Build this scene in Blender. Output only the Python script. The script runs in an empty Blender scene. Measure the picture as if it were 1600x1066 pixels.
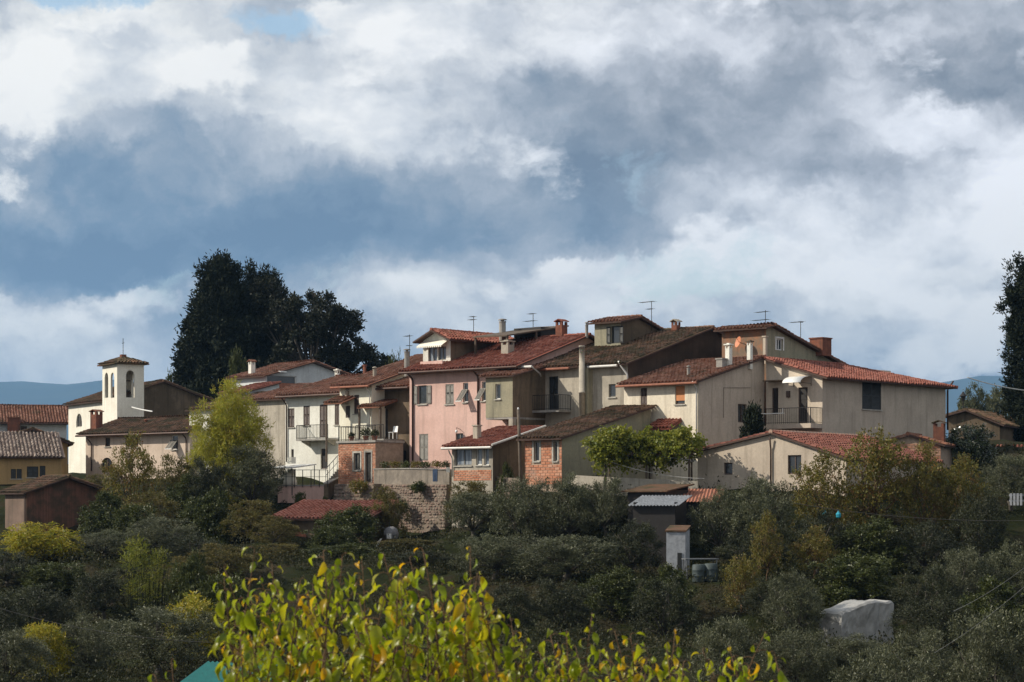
import bpy, math, random
import numpy as np
from mathutils import Vector

# ------------------------------------------------------------------ camera, sky, sun, exposure
sc = bpy.context.scene
C = sc.collection
F, HY = 3600.0, 800.0            # focal length and horizon row in pixels of the 1600 wide photograph
R = math.radians

cam_d = bpy.data.cameras.new('camera'); cam = bpy.data.objects.new('camera', cam_d); C.objects.link(cam)
cam.location = (0, 0, 0); cam.rotation_euler = (R(90), 0, 0)
cam_d.sensor_width = 36; cam_d.lens = 36*F/1600; cam_d.shift_y = (HY-533)/1600
cam_d.clip_start = 0.5; cam_d.clip_end = 60000
sc.camera = cam
cam_d.dof.use_dof = True; cam_d.dof.focus_distance = 145; cam_d.dof.aperture_fstop = 8
sc.cycles.use_denoising = True
sc.cycles.max_bounces = 6; sc.cycles.diffuse_bounces = 2; sc.cycles.transparent_max_bounces = 8
sc.cycles.volume_bounces = 0
vs = sc.view_settings
vs.view_transform = 'Standard'; vs.look = 'None'; vs.gamma = 1; vs.exposure = 0.08

SUN_EL, SUN_DIR = 34, Vector((-1, -0.02, 0)).normalized()
sd = Vector((SUN_DIR.x*math.cos(R(SUN_EL)), SUN_DIR.y*math.cos(R(SUN_EL)), math.sin(R(SUN_EL))))
sun_d = bpy.data.lights.new('sun', 'SUN'); sun_d.energy = 5.0; sun_d.angle = R(0.53); sun_d.color = (1, .93, .80)
sun = bpy.data.objects.new('sun', sun_d); C.objects.link(sun)
sun.rotation_euler = sd.to_track_quat('Z', 'Y').to_euler(); sun.location = sd*400

class NT:
    """small helper to write node trees"""
    def __init__(s, tree): s.t = tree; tree.nodes.clear()
    def n(s, typ, ins=None, **props):
        nd = s.t.nodes.new(typ)
        for k, v in props.items(): setattr(nd, k, v)
        for k, v in (ins or {}).items():
            sock = nd.inputs[k]
            if isinstance(v, bpy.types.NodeSocket): s.t.links.new(v, sock)
            else: sock.default_value = v
        return nd
    def math(s, op, a, b=0.0, clamp=False):
        return s.n('ShaderNodeMath', {0: a, 1: b}, operation=op, use_clamp=clamp).outputs[0]
    def vec(s, op, a, b=(0, 0, 0)):
        nd = s.n('ShaderNodeVectorMath', {0: a, 1: b}, operation=op)
        return nd.outputs['Value'] if op in ('LENGTH', 'DOT_PRODUCT') else nd.outputs[0]
    def ramp(s, fac, stops, interp='LINEAR'):
        nd = s.n('ShaderNodeValToRGB', {0: fac}); cr = nd.color_ramp; cr.interpolation = interp
        while len(cr.elements) < len(stops): cr.elements.new(0.5)
        for e, (p, c) in zip(cr.elements, stops):
            e.position = p; e.color = (*c, 1) if len(c) == 3 else c
        return nd.outputs[0]
    def mix(s, f, a, b, blend='MIX'):
        nd = s.n('ShaderNodeMix', data_type='RGBA', blend_type=blend)
        for idx, v in ((0, f), (6, a), (7, b)):
            sock = nd.inputs[idx]
            if isinstance(v, bpy.types.NodeSocket): s.t.links.new(v, sock)
            else: sock.default_value = (*v, 1) if isinstance(v, tuple) and len(v) == 3 else v
        return nd.outputs[2]
    def noise(s, vec, scale, detail=4, rough=.55, dist=0.0):
        return s.n('ShaderNodeTexNoise', {'Vector': vec, 'Scale': scale, 'Detail': detail, 'Roughness': rough, 'Distortion': dist}).outputs[0]

# world: Nishita sky behind a broken cloud deck (cloud fields live in sky directions)
world = bpy.data.worlds.new('World'); sc.world = world; world.use_nodes = True
w = NT(world.node_tree)
STR = 0.15
sky = w.n('ShaderNodeTexSky', sky_type='NISHITA', sun_disc=False, sun_elevation=R(SUN_EL), sun_rotation=R(270), air_density=1.2, dust_density=.6, ozone_density=1.5).outputs[0]
D = w.n('ShaderNodeTexCoord').outputs['Generated']
warp = w.n('ShaderNodeTexNoise', {'Vector': D, 'Scale': 12.0, 'Detail': 9.0, 'Roughness': .66})
wv = w.n('ShaderNodeVectorMath', {0: w.vec('SUBTRACT', warp.outputs['Color'], (.5, .5, .5)), 'Scale': .052}, operation='SCALE').outputs[0]
Dw = w.vec('ADD', D, wv)
st = w.vec('MULTIPLY', Dw, (1, 1, 1.7))
shade = w.math('MULTIPLY', w.math('SUBTRACT', w.noise(st, 6.0, 11, .60), .5), 1.25)
fine = w.math('MULTIPLY', w.math('SUBTRACT', w.noise(st, 17.0, 9, .54), .5), 1.10)
puff = w.math('MULTIPLY', w.math('SUBTRACT', w.noise(w.vec('MULTIPLY', D, (1, 1, 1.5)), 38.0, 6, .54, .3), .5), .42)
def billow(sc_, amp, seed):      # rounded cumulus heads with crisp creases
    v_ = w.vec('ADD', w.vec('MULTIPLY', Dw, (1, 1, 1.6)), (seed, 0, seed))
    a_ = w.math('ABSOLUTE', w.math('SUBTRACT', w.noise(v_, sc_, 5, .52), .5))
    return w.math('MULTIPLY', w.math('SUBTRACT', .11, a_), -amp)
shade = w.math('ADD', shade, w.math('ADD', fine, puff))
shade = w.math('ADD', shade, w.math('ADD', billow(15.0, 1.5, 3.1), billow(34.0, .55, 7.7)))
def sky_blob(px, py, rx, ry, amp):
    c = Vector(((px-800)/F, 1, (HY-py)/F)).normalized()
    d = w.vec('MULTIPLY', w.vec('SUBTRACT', Dw, tuple(c)), (F/rx, 3.0, F/ry))
    g = w.math('MULTIPLY', w.vec('DOT_PRODUCT', d, d), -1.0)
    return w.math('MULTIPLY', w.math('POWER', 2.71828, g), amp)
for b in [(110, 320, 230, 90, -.46), (380, 320, 240, 75, -.32), (620, 350, 220, 50, -.34), (150, 410, 260, 42, -.34), (30, 400, 160, 60, -.15), (420, 395, 200, 30, -.16),
          (1180, 255, 330, 75, -.20), (950, 300, 200, 50, -.16), (1020, 130, 130, 60, -.16), (1400, 120, 250, 100, -.14), (820, 120, 90, 45, -.18), (1150, 90, 90, 80, -.12),
          (280, 120, 330, 62, .40), (560, 190, 120, 34, .42), (900, 60, 170, 50, .30), (60, 140, 140, 90, .24), (640, 50, 150, 60, .26), (150, 60, 120, 50, .2),
          (1450, 210, 130, 36, .42), (1560, 280, 80, 45, .42), (1400, 375, 240, 60, .38), (1200, 430, 260, 40, .20),
          (90, 510, 130, 42, .36), (650, 450, 140, 34, .34), (930, 408, 110, 22, .20), (1050, 298, 70, 20, .22), (10, 285, 60, 40, .36), (240, 470, 80, 20, .16),
          (980, 470, 420, 45, .22), (1300, 500, 260, 40, .16), (700, 530, 260, 40, .10), (120, 560, 200, 30, .06), (1560, 400, 120, 40, .2)]:
    shade = w.math('ADD', shade, sky_blob(*b))
cl = w.ramp(w.math('ADD', w.math('MULTIPLY', shade, .72), .535), [(.02, (.125, .195, .295)), (.17, (.185, .262, .36)), (.32, (.31, .365, .435)), (.45, (.47, .505, .555)), (.57, (.66, .675, .69)), (.72, (.88, .875, .845)), (.90, (1.05, 1.025, .975))])
Dc = w.vec('ADD', D, w.n('ShaderNodeVectorMath', {0: w.vec('SUBTRACT', warp.outputs['Color'], (.5, .5, .5)), 'Scale': .022}, operation='SCALE').outputs[0])
heads = w.math('ADD', w.noise(w.vec('MULTIPLY', Dc, (1, 1, 1.8)), 13.0, 10, .56), w.math('MULTIPLY', w.math('SUBTRACT', w.noise(Dc, 40.0, 6, .55), .5), .22))
for b in [(270, 125, 300, 55, .16), (80, 150, 130, 70, .10), (560, 192, 110, 30, .20), (900, 60, 160, 45, .14), (640, 45, 130, 45, .12), (1440, 205, 120, 32, .20), (1560, 275, 70, 40, .20), (1400, 375, 230, 45, .17), (1200, 430, 250, 30, .12),
          (650, 452, 130, 28, .18), (80, 505, 130, 36, .17), (5, 290, 55, 34, .20), (1050, 298, 60, 14, .16), (930, 408, 100, 16, .14), (1500, 460, 120, 22, .12), (980, 490, 300, 22, .08), (240, 465, 60, 14, .1),
          (250, 330, 420, 90, -.22), (620, 350, 200, 40, -.12), (1180, 260, 240, 50, -.16), (1300, 120, 260, 80, -.12)]:
    heads = w.math('ADD', heads, sky_blob(*b))
hm = w.n('ShaderNodeMapRange', {0: heads, 1: .545, 2: .66, 3: 0.0, 4: .92}, interpolation_type='SMOOTHSTEP').outputs[0]
lit = w.ramp(w.math('ADD', w.noise(w.vec('ADD', w.vec('MULTIPLY', Dc, (1, 1, 1.6)), (.012, 0, -.012)), 24.0, 8, .55), w.math('MULTIPLY', heads, .12)), [(.40, (.60, .63, .67)), (.52, (.83, .835, .83)), (.64, (1.04, 1.015, .965))])
cl = w.mix(hm, cl, lit)
grey = w.n('ShaderNodeRGBToBW', {0: cl}).outputs[0]     # the thick cloud bank on the right is neutral grey
greyc = w.n('ShaderNodeVectorMath', {0: w.n('ShaderNodeCombineXYZ', {0: grey, 1: grey, 2: grey}).outputs[0], 1: (1.02, 1.04, 1.12)}, operation='MULTIPLY').outputs[0]
cl = w.mix(w.math('MINIMUM', sky_blob(1300, 150, 520, 230, .95), .72), cl, greyc)
clb = w.n('ShaderNodeVectorMath', {0: cl, 'Scale': 1/STR}, operation='SCALE').outputs[0]
gap = w.math('ADD', w.noise(st, 9.0, 9, .6), w.math('ADD', sky_blob(150, 5, 150, 28, .34), w.math('ADD', sky_blob(440, 40, 100, 30, .27), sky_blob(400, 135, 50, 14, .20))))
gapm = w.n('ShaderNodeMapRange', {0: gap, 1: .63, 2: .74, 3: 0.0, 4: .85}).outputs[0]
skyc = w.mix(gapm, clb, w.n('ShaderNodeVectorMath', {0: sky, 'Scale': 1.0}, operation='SCALE').outputs[0])
bg = w.n('ShaderNodeBackground', {0: skyc, 1: STR})
w.n('ShaderNodeOutputWorld', {0: bg.outputs[0]})

# ------------------------------------------------------------------ helpers
rnd = random.Random(4)
def at(px, py, Y): return Vector(((px-800)/F*Y, Y, (HY-py)/F*Y))

def tag(o, label=None, cat=None, group=None, kind=None):
    if label: o['label'] = label
    if cat: o['category'] = cat
    if group: o['group'] = group
    if kind: o['kind'] = kind
    return o
def empty(name, loc, rz=0.0, label=None, cat=None, group=None):
    o = bpy.data.objects.new(name, None); C.objects.link(o)
    o.location = loc; o.rotation_euler = (0, 0, rz); o.empty_display_size = .2
    return tag(o, label, cat, group)
def link(name, me, parent=None):
    o = bpy.data.objects.new(name, me); C.objects.link(o); o.parent = parent
    return o

class MB:
    def __init__(s): s.v = []; s.f = []
    def quad(s, *pts):
        i = len(s.v); s.v += [tuple(p) for p in pts]; s.f.append(tuple(range(i, i+len(pts))))
    def hexa(s, a):   # 8 corners: bottom ring of four, top ring of four
        i = len(s.v); s.v += [tuple(p) for p in a]
        s.f += [(i+3, i+2, i+1, i), (i+4, i+5, i+6, i+7)] + [(i+k, i+(k+1) % 4, i+4+(k+1) % 4, i+4+k) for k in range(4)]
    def box(s, a, b):
        x0, y0, z0 = a; x1, y1, z1 = b
        s.hexa([(x0, y0, z0), (x1, y0, z0), (x1, y1, z0), (x0, y1, z0), (x0, y0, z1), (x1, y0, z1), (x1, y1, z1), (x0, y1, z1)])
    def slab(s, poly, off):          # polygon extruded by vector off
        n = len(poly); i = len(s.v); off = Vector(off)
        s.v += [tuple(p) for p in poly]+[tuple(Vector(p)+off) for p in poly]
        s.f += [tuple(range(i, i+n)), tuple(range(i+2*n-1, i+n-1, -1))]
        s.f += [(i+k, i+n+k, i+n+(k+1) % n, i+(k+1) % n) for k in range(n)]
    def tube(s, pts, rad, n=6, cap=True):
        pts = [Vector(p) for p in pts]
        rad = rad if isinstance(rad, (list, tuple)) else [rad]*len(pts)
        i0 = len(s.v); ref = Vector((.31, .17, .93))
        for k, p in enumerate(pts):
            d = (pts[min(k+1, len(pts)-1)]-pts[max(k-1, 0)]).normalized()
            a = d.cross(ref if abs(d.dot(ref)) < .95 else Vector((1, 0, 0))).normalized(); b = d.cross(a)
            for j in range(n):
                t = 2*math.pi*j/n; s.v.append(tuple(p+(a*math.cos(t)+b*math.sin(t))*rad[k]))
        for k in range(len(pts)-1):
            for j in range(n):
                a = i0+k*n+j; b = i0+k*n+(j+1) % n; s.f.append((a, b, b+n, a+n))
        if cap:
            s.f.append(tuple(range(i0+n-1, i0-1, -1))); e = i0+(len(pts)-1)*n; s.f.append(tuple(range(e, e+n)))
    def lathe(s, c, prof, n=12):
        i0 = len(s.v); c = Vector(c)
        for r, z in prof:
            for j in range(n):
                t = 2*math.pi*j/n; s.v.append((c.x+r*math.cos(t), c.y+r*math.sin(t), c.z+z))
        for k in range(len(prof)-1):
            for j in range(n):
                a = i0+k*n+j; b = i0+k*n+(j+1) % n; s.f.append((a, b, b+n, a+n))
        s.f.append(tuple(range(i0+n-1, i0-1, -1))); e = i0+(len(prof)-1)*n; s.f.append(tuple(range(e, e+n)))
    def mesh(s, name, m, smooth=False):
        me = bpy.data.meshes.new(name); me.from_pydata(s.v, [], s.f)
        if m: me.materials.append(m)
        if smooth: me.shade_smooth()
        return me
    def build(s, name, m, parent=None, smooth=False):
        return link(name, s.mesh(name, m, smooth), parent)

def np_mesh(name, V, Fq, tint, m, smooth=False):
    """mesh from numpy arrays: V (n,3), Fq (k,4) quads, tint per vertex"""
    me = bpy.data.meshes.new(name)
    me.vertices.add(len(V)); me.vertices.foreach_set('co', np.ascontiguousarray(V, dtype=np.float32).ravel())
    k = Fq.shape[1]
    me.loops.add(Fq.size); me.loops.foreach_set('vertex_index', np.ascontiguousarray(Fq, dtype=np.int32).ravel())
    me.polygons.add(len(Fq)); me.polygons.foreach_set('loop_start', np.arange(0, Fq.size, k, dtype=np.int32))
    me.update(calc_edges=True)
    if tint is not None:
        at_ = me.attributes.new('tint', 'FLOAT', 'POINT'); at_.data.foreach_set('value', np.ascontiguousarray(tint, dtype=np.float32))
    me.materials.append(m)
    if smooth: me.shade_smooth()
    return me

# ------------------------------------------------------------------ materials
def new_mat(name):
    m = bpy.data.materials.new(name); m.use_nodes = True
    return m, NT(m.node_tree)
def principled(t, col, rough, bump=None, spec=.3, metal=0.0, **kw):
    ins = {'Base Color': col if isinstance(col, bpy.types.NodeSocket) else (*col, 1), 'Roughness': rough, 'Specular IOR Level': spec, 'Metallic': metal}
    if bump is not None: ins['Normal'] = bump
    p = t.n('ShaderNodeBsdfPrincipled', ins)
    return p.outputs[0]
def out(t, sh): t.n('ShaderNodeOutputMaterial', {0: sh})

def plaster(name, c1, c2, stain=(.16, .14, .12), amt=.5, scale=.5):
    m, t = new_mat(name)
    co = t.n('ShaderNodeTexCoord').outputs['Object']
    big = t.noise(co, scale, 7, .62)
    col = t.mix(t.ramp(big, [(.42, (0, 0, 0)), (.58, (1, 1, 1))]), c1, c2)
    streak = t.noise(t.vec('MULTIPLY', co, (2.6, 2.6, .22)), 1.0, 6, .65)
    sm = t.math('MULTIPLY', t.ramp(streak, [(.50, (0, 0, 0)), (.70, (1, 1, 1))]), amt)
    col = t.mix(sm, col, stain)
    fl = t.noise(co, 7.0, 5, .7)
    col = t.mix(t.math('MULTIPLY', t.ramp(fl, [(.35, (1, 1, 1)), (.6, (0, 0, 0))]), .26), col, stain)
    bp = t.n('ShaderNodeBump', {'Strength': .35, 'Distance': .03, 'Height': t.noise(co, 16.0, 6, .7)}).outputs[0]
    out(t, principled(t, col, .92, bp, .12)); return m
def tiles(name, cols, moss=(.045, .045, .022), moss_lo=.52, amt=.8):
    m, t = new_mat(name)
    co = t.n('ShaderNodeTexCoord').outputs['Object']
    tint = t.n('ShaderNodeAttribute', attribute_name='tint').outputs['Fac']
    col = t.ramp(tint, [(i/(len(cols)-1), c) for i, c in enumerate(cols)])
    n1 = t.noise(co, .8, 8, .68)
    col = t.mix(t.math('MULTIPLY', t.ramp(n1, [(moss_lo, (0, 0, 0)), (moss_lo+.16, (1, 1, 1))]), amt), col, moss)
    n2 = t.noise(co, 6.0, 5, .6)
    col = t.mix(t.ramp(n2, [(.60, (0, 0, 0)), (.80, (.45, .45, .45))]), col, (.36, .30, .22))
    bp = t.n('ShaderNodeBump', {'Strength': .4, 'Distance': .03, 'Height': t.noise(co, 14.0, 4, .6)}).outputs[0]
    out(t, principled(t, col, .9, bp, .15)); return m
def simple(name, c, rough=.6, metal=0.0, spec=.4, var=.25, scale=4.0):
    m, t = new_mat(name)
    co = t.n('ShaderNodeTexCoord').outputs['Object']
    col = t.mix(t.ramp(t.noise(co, scale, 6, .65), [(.35, (0, 0, 0)), (.7, (1, 1, 1))]), tuple(x*(1-var) for x in c), tuple(min(1, x*(1+var)) for x in c))
    bp = t.n('ShaderNodeBump', {'Strength': .25, 'Distance': .02, 'Height': t.noise(co, scale*5, 4, .6)}).outputs[0]
    out(t, principled(t, col, rough, bp, spec, metal)); return m
def pieces(name, cols, rough=.9):
    """colour differs from piece to piece (object random) with blotches"""
    m, t = new_mat(name)
    oi = t.n('ShaderNodeObjectInfo').outputs['Random']
    co = t.n('ShaderNodeNewGeometry').outputs['Position']
    col = t.ramp(oi, [(i/(len(cols)-1), c) for i, c in enumerate(cols)])
    col = t.mix(t.math('MULTIPLY', t.ramp(t.noise(co, 1.3, 6, .65), [(.50, (0, 0, 0)), (.72, (1, 1, 1))]), .55), col, (.36, .30, .25))
    bp = t.n('ShaderNodeBump', {'Strength': .5, 'Distance': .02, 'Height': t.noise(co, 22.0, 4, .6)}).outputs[0]
    out(t, principled(t, col, rough, bp, .15)); return m
def leaf_mat(name, cols, trans=.3, rough=.5, spec=.3, use_object=False, tcol=1.3, coat=0.0):
    m, t = new_mat(name)
    tint = t.n('ShaderNodeObjectInfo').outputs['Random'] if use_object else t.n('ShaderNodeAttribute', attribute_name='tint').outputs['Fac']
    col = t.ramp(tint, [(i/(len(cols)-1), c) for i, c in enumerate(cols)])
    co = t.n('ShaderNodeNewGeometry').outputs['Position']
    if not use_object:
        big = t.noise(co, .55, 3, .5)
        col = t.mix(t.ramp(big, [(.40, (.55, .55, .55)), (.62, (0, 0, 0))]), col, (.72, .70, .78), 'MULTIPLY')
    else:
        sp = t.noise(co, 60.0, 4, .6)
        col = t.mix(t.ramp(sp, [(.58, (0, 0, 0)), (.75, (.5, .5, .5))]), col, (.20, .09, .01))
    p = principled(t, col, rough, None, spec)
    tr = t.n('ShaderNodeBsdfTranslucent', {0: t.n('ShaderNodeVectorMath', {0: col, 'Scale': tcol}, operation='SCALE').outputs[0]}).outputs[0]
    out(t, t.n('ShaderNodeMixShader', {0: trans, 1: p, 2: tr}).outputs[0]); return m

M = {}
M['pink'] = plaster('pink plaster', (.70, .465, .40), (.61, .395, .335), (.38, .26, .22), .5)
M['cream'] = plaster('cream plaster', (.80, .715, .57), (.70, .62, .49), (.36, .30, .23), .55)
M['white'] = plaster('white plaster', (.82, .80, .72), (.72, .70, .63), (.42, .38, .30), .35)
M['bright'] = plaster('pale yellow plaster', (.86, .82, .68), (.80, .75, .61), (.55, .48, .34), .25)
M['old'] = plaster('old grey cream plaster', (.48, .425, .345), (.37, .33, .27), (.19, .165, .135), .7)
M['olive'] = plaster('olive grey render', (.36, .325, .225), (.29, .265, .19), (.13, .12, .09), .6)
M['brown'] = plaster('brown render and wall shade', (.19, .14, .095), (.12, .09, .06), (.06, .048, .035), .7)  # brown render; also stands in for shade on some right walls
M['tan'] = plaster('tan plaster', (.56, .47, .375), (.48, .40, .32), (.27, .22, .17), .55)
M['beige'] = plaster('beige plaster', (.66, .56, .45), (.58, .49, .39), (.32, .27, .21), .4)
M['ochre'] = plaster('ochre plaster', (.50, .33, .15), (.43, .28, .13), (.20, .14, .07), .45)
M['rose'] = plaster('rosy cream plaster', (.68, .545, .44), (.60, .475, .38), (.34, .27, .21), .45)
M['church'] = plaster('warm white plaster', (.83, .79, .69), (.75, .71, .61), (.46, .40, .30), .3)
M['shedplaster'] = plaster('shaded pink plaster', (.20, .14, .11), (.14, .10, .08), (.10, .08, .06), .6)  # pink plaster with the shade on this wall put into the colour
M['chimbrick'] = plaster('sooty chimney brick', (.24, .095, .06), (.17, .07, .048), (.07, .05, .04), .6, 3.0)
M['patch'] = plaster('patched brick and plaster', (.34, .165, .095), (.22, .155, .11), (.12, .10, .075), .7, 1.4)
M['cold'] = plaster('bluish white plaster', (.62, .63, .62), (.54, .55, .55), (.28, .27, .26), .4)
M['concrete'] = plaster('weathered concrete', (.38, .355, .32), (.28, .26, .235), (.12, .11, .10), .7, 1.2)
M['parapet'] = plaster('stained parapet render', (.30, .255, .21), (.21, .18, .15), (.09, .08, .065), .8, 1.0)
M['mortar'] = simple('mortar', (.36, .27, .20), .95)
M['t_red'] = tiles('red roof tiles', [(.21, .068, .046), (.28, .098, .066), (.165, .053, .037), (.34, .145, .105), (.23, .077, .053)], moss_lo=.56, amt=.6)
M['t_new'] = tiles('new red roof tiles', [(.235, .085, .060), (.285, .108, .078), (.19, .065, .047), (.33, .15, .115)], moss_lo=.66, amt=.4)
M['t_brown'] = tiles('mossy brown roof tiles', [(.125, .068, .043), (.18, .094, .058), (.085, .052, .035), (.23, .135, .088), (.13, .074, .047)], moss_lo=.44, amt=.8)
M['t_mid'] = tiles('weathered roof tiles', [(.20, .088, .056), (.26, .118, .076), (.155, .07, .046), (.32, .17, .12), (.21, .098, .062)], moss_lo=.52, amt=.7)
M['t_garden'] = tiles('dull red roof tiles', [(.17, .062, .045), (.22, .085, .062), (.13, .048, .036), (.27, .12, .09)], moss_lo=.6, amt=.5)
M['t_fade'] = tiles('faded red roof tiles', [(.28, .115, .085), (.34, .15, .115), (.23, .09, .066), (.40, .20, .16)], moss_lo=.55, amt=.6)
M['t_pale'] = tiles('lichen covered roof tiles', [(.20, .145, .12), (.30, .235, .20), (.13, .098, .085), (.40, .33, .28), (.17, .115, .09)], moss_lo=.55, amt=.5)
M['brick'] = pieces('orange brick', [(.46, .185, .10), (.55, .25, .15), (.38, .14, .075), (.60, .32, .21), (.48, .21, .12)])
M['brick_old'] = pieces('old brick', [(.38, .16, .09), (.46, .21, .12), (.30, .12, .07), (.48, .27, .18), (.40, .18, .10)])
M['shutter'] = simple('brown shutter paint', (.085, .055, .042), .55)
M['shutter_grey'] = simple('grey shutter paint', (.20, .185, .16), .55)
M['shutter_dark'] = simple('dark green shutter paint', (.022, .022, .020), .5)
M['dark'] = simple('door stain and shed shade', (.020, .016, .014), .6)  # door stain; on shed walls it is painted shade under the roofs
M['trim'] = simple('white painted wood', (.72, .70, .66), .6, var=.12)
M['stone'] = simple('grey stone trim', (.42, .39, .34), .9)
M['copper'] = simple('brown metal gutter', (.075, .04, .03), .5, .3)
M['zinc'] = simple('pale metal gutter', (.60, .58, .54), .5, .2, var=.12)
M['iron'] = simple('dark iron', (.035, .032, .03), .55, .5)
M['wood'] = simple('weathered timber', (.10, .072, .05), .85)
M['polewood'] = simple('grey brown pole timber', (.13, .10, .075), .9)
M['bark'] = simple('grey bark', (.085, .072, .058), .95)
M['verge'] = simple('sooty verge timber', (.085, .05, .038), .9)
M['gable_brown'] = plaster('dark brown wall', (.085, .058, .042), (.055, .04, .03), (.03, .025, .02), .6)  # darker brown for one right gable
M['ridge'] = simple('pale ridge tile', (.42, .27, .20), .9)
M['twig'] = simple('brown twig', (.12, .065, .03), .8)
M['blind'] = simple('orange roller blind', (.62, .25, .10), .7, var=.08)
M['awning'] = simple('cream awning cloth', (.85, .80, .68), .8, var=.08)
M['tarp'] = simple('dirty white plastic sheet', (.31, .30, .28), .4, var=.25, scale=2.0)
M['tin'] = simple('grey corrugated sheet', (.42, .42, .42), .5, .3, var=.3)
M['turquoise'] = simple('turquoise corrugated sheet', (.02, .26, .22), .5, var=.15)
M['terracotta'] = simple('terracotta', (.30, .12, .075), .85)
M['orange'] = simple('faded orange board', (.32, .125, .075), .85)
M['denim'] = simple('blue denim', (.04, .065, .12), .9)
M['cloth'] = simple('white cloth', (.78, .77, .74), .9, var=.06)
M['bluebag'] = simple('cyan plastic', (.02, .30, .42), .5)
M['plasticw'] = simple('white plastic', (.80, .79, .76), .45, var=.05)
M['steel'] = simple('grey painted steel', (.16, .165, .17), .6)
M['barrel'] = simple('faded blue plastic', (.045, .06, .06), .7)
M['shedwhite'] = simple('shade grey white boards', (.33, .34, .36), .8)  # white boards, greyed in the colour for tree shade
M['drum'] = simple('grey cement caked drum', (.20, .195, .20), .8)
M['dish'] = simple('red satellite dish', (.60, .22, .11), .6, var=.1)
def glass():
    m, t = new_mat('window glass'); co = t.n('ShaderNodeTexCoord').outputs['Object']
    col = t.mix(t.noise(co, 1.5, 2), (.012, .015, .018), (.05, .055, .06))
    out(t, principled(t, col, .08, None, .7)); return m
M['glass'] = glass()
def glass_pale():
    m, t = new_mat('curtained window glass'); co = t.n('ShaderNodeTexCoord').outputs['Object']
    col = t.mix(t.ramp(t.noise(t.vec('MULTIPLY', co, (8, 8, .6)), 1.0, 3), [(.4, (0, 0, 0)), (.6, (1, 1, 1))]), (.10, .12, .15), (.32, .34, .36))
    out(t, principled(t, col, .12, None, .6)); return m
M['glassp'] = glass_pale()
def stone_mat():
    m, t = new_mat('rubble stone'); co = t.n('ShaderNodeNewGeometry').outputs['Position']
    tint = t.n('ShaderNodeAttribute', attribute_name='tint').outputs['Fac']
    col = t.ramp(tint, [(0, (.15, .11, .088)), (.35, (.23, .165, .135)), (.6, (.19, .125, .10)), (.8, (.27, .21, .17)), (1, (.12, .10, .082))])
    col = t.mix(t.ramp(t.noise(co, .9, 6, .65), [(.52, (0, 0, 0)), (.68, (.7, .7, .7))]), col, (.09, .085, .045))
    bp = t.n('ShaderNodeBump', {'Strength': .6, 'Distance': .04, 'Height': t.noise(co, 12.0, 5, .65)}).outputs[0]
    out(t, principled(t, col, .95, bp, .1)); return m
M['rubble'] = stone_mat(); M['rubblecore'] = simple('earthy mortar', (.19, .15, .115), .95, scale=2.0)
def ground_mat():
    m, t = new_mat('ground'); co = t.n('ShaderNodeNewGeometry').outputs['Position']
    a = t.ramp(t.noise(co, .35, 9, .65), [(.32, (.010, .012, .005)), (.48, (.022, .026, .009)), (.6, (.034, .028, .016)), (.75, (.05, .046, .022))])
    bp = t.n('ShaderNodeBump', {'Strength': .8, 'Distance': .15, 'Height': t.noise(co, 5.0, 8, .7)}).outputs[0]
    out(t, principled(t, a, .97, bp, .05)); return m
M['ground'] = ground_mat()
def hill_mat():
    m, t = new_mat('wooded hills'); co = t.n('ShaderNodeNewGeometry').outputs['Position']
    a = t.ramp(t.noise(co, .003, 9, .65), [(.35, (.018, .026, .012)), (.6, (.04, .048, .02)), (.75, (.075, .07, .04))])
    bp = t.n('ShaderNodeBump', {'Strength': 1.0, 'Distance': 12.0, 'Height': t.noise(co, .03, 8, .7)}).outputs[0]
    out(t, principled(t, a, 1, bp, .0)); return m
M['hill'] = hill_mat()
L_OLIVE = [(.022, .027, .010), (.070, .077, .034), (.14, .144, .074), (.042, .050, .018), (.28, .28, .17)]
M['olive_leaf'] = leaf_mat('olive leaves', L_OLIVE, .15, .5, .35)
M['olive_dark'] = leaf_mat('shade darkened olive leaves', [(.011, .014, .006), (.025, .030, .011), (.050, .055, .022), (.10, .10, .045)], .15, .55, .3)  # olive leaf colour darkened to paint deeper shade in the grove
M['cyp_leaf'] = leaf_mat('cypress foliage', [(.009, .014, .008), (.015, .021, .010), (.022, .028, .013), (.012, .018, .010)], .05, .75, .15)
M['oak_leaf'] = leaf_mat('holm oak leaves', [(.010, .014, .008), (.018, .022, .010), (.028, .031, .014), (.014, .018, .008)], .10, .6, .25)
M['shrub_leaf'] = leaf_mat('dark shrub leaves', [(.020, .031, .008), (.048, .062, .014), (.085, .096, .020), (.032, .042, .010), (.135, .13, .032)], .2, .5, .35)
M['autumn_leaf'] = leaf_mat('autumn leaves', [(.06, .075, .016), (.13, .135, .022), (.20, .15, .026), (.10, .11, .022), (.24, .12, .034), (.08, .095, .02)], .3, .5, .3)
M['brown_leaf'] = leaf_mat('browning leaves', [(.06, .054, .016), (.135, .105, .028), (.10, .10, .024), (.19, .135, .04), (.065, .072, .018)], .25, .55, .25)
M['bamboo_leaf'] = leaf_mat('yellow green bamboo leaves', [(.16, .20, .020), (.29, .30, .028), (.42, .37, .04), (.22, .25, .024), (.36, .26, .03), (.10, .13, .016)], .35, .5, .3)
M['vine_leaf'] = leaf_mat('vine leaves', [(.065, .095, .014), (.15, .18, .022), (.27, .26, .032), (.085, .115, .017), (.19, .21, .024)], .35, .5, .3)
M['sumac_leaf'] = leaf_mat('yellow green feathery leaves', [(.13, .17, .014), (.25, .26, .02), (.42, .32, .025), (.18, .205, .016), (.09, .12, .014)], .35, .45, .4)
M['glossy_leaf'] = leaf_mat('glossy evergreen leaves', [(.018, .028, .012), (.032, .044, .018), (.05, .058, .024)], .08, .18, .8)
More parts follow.
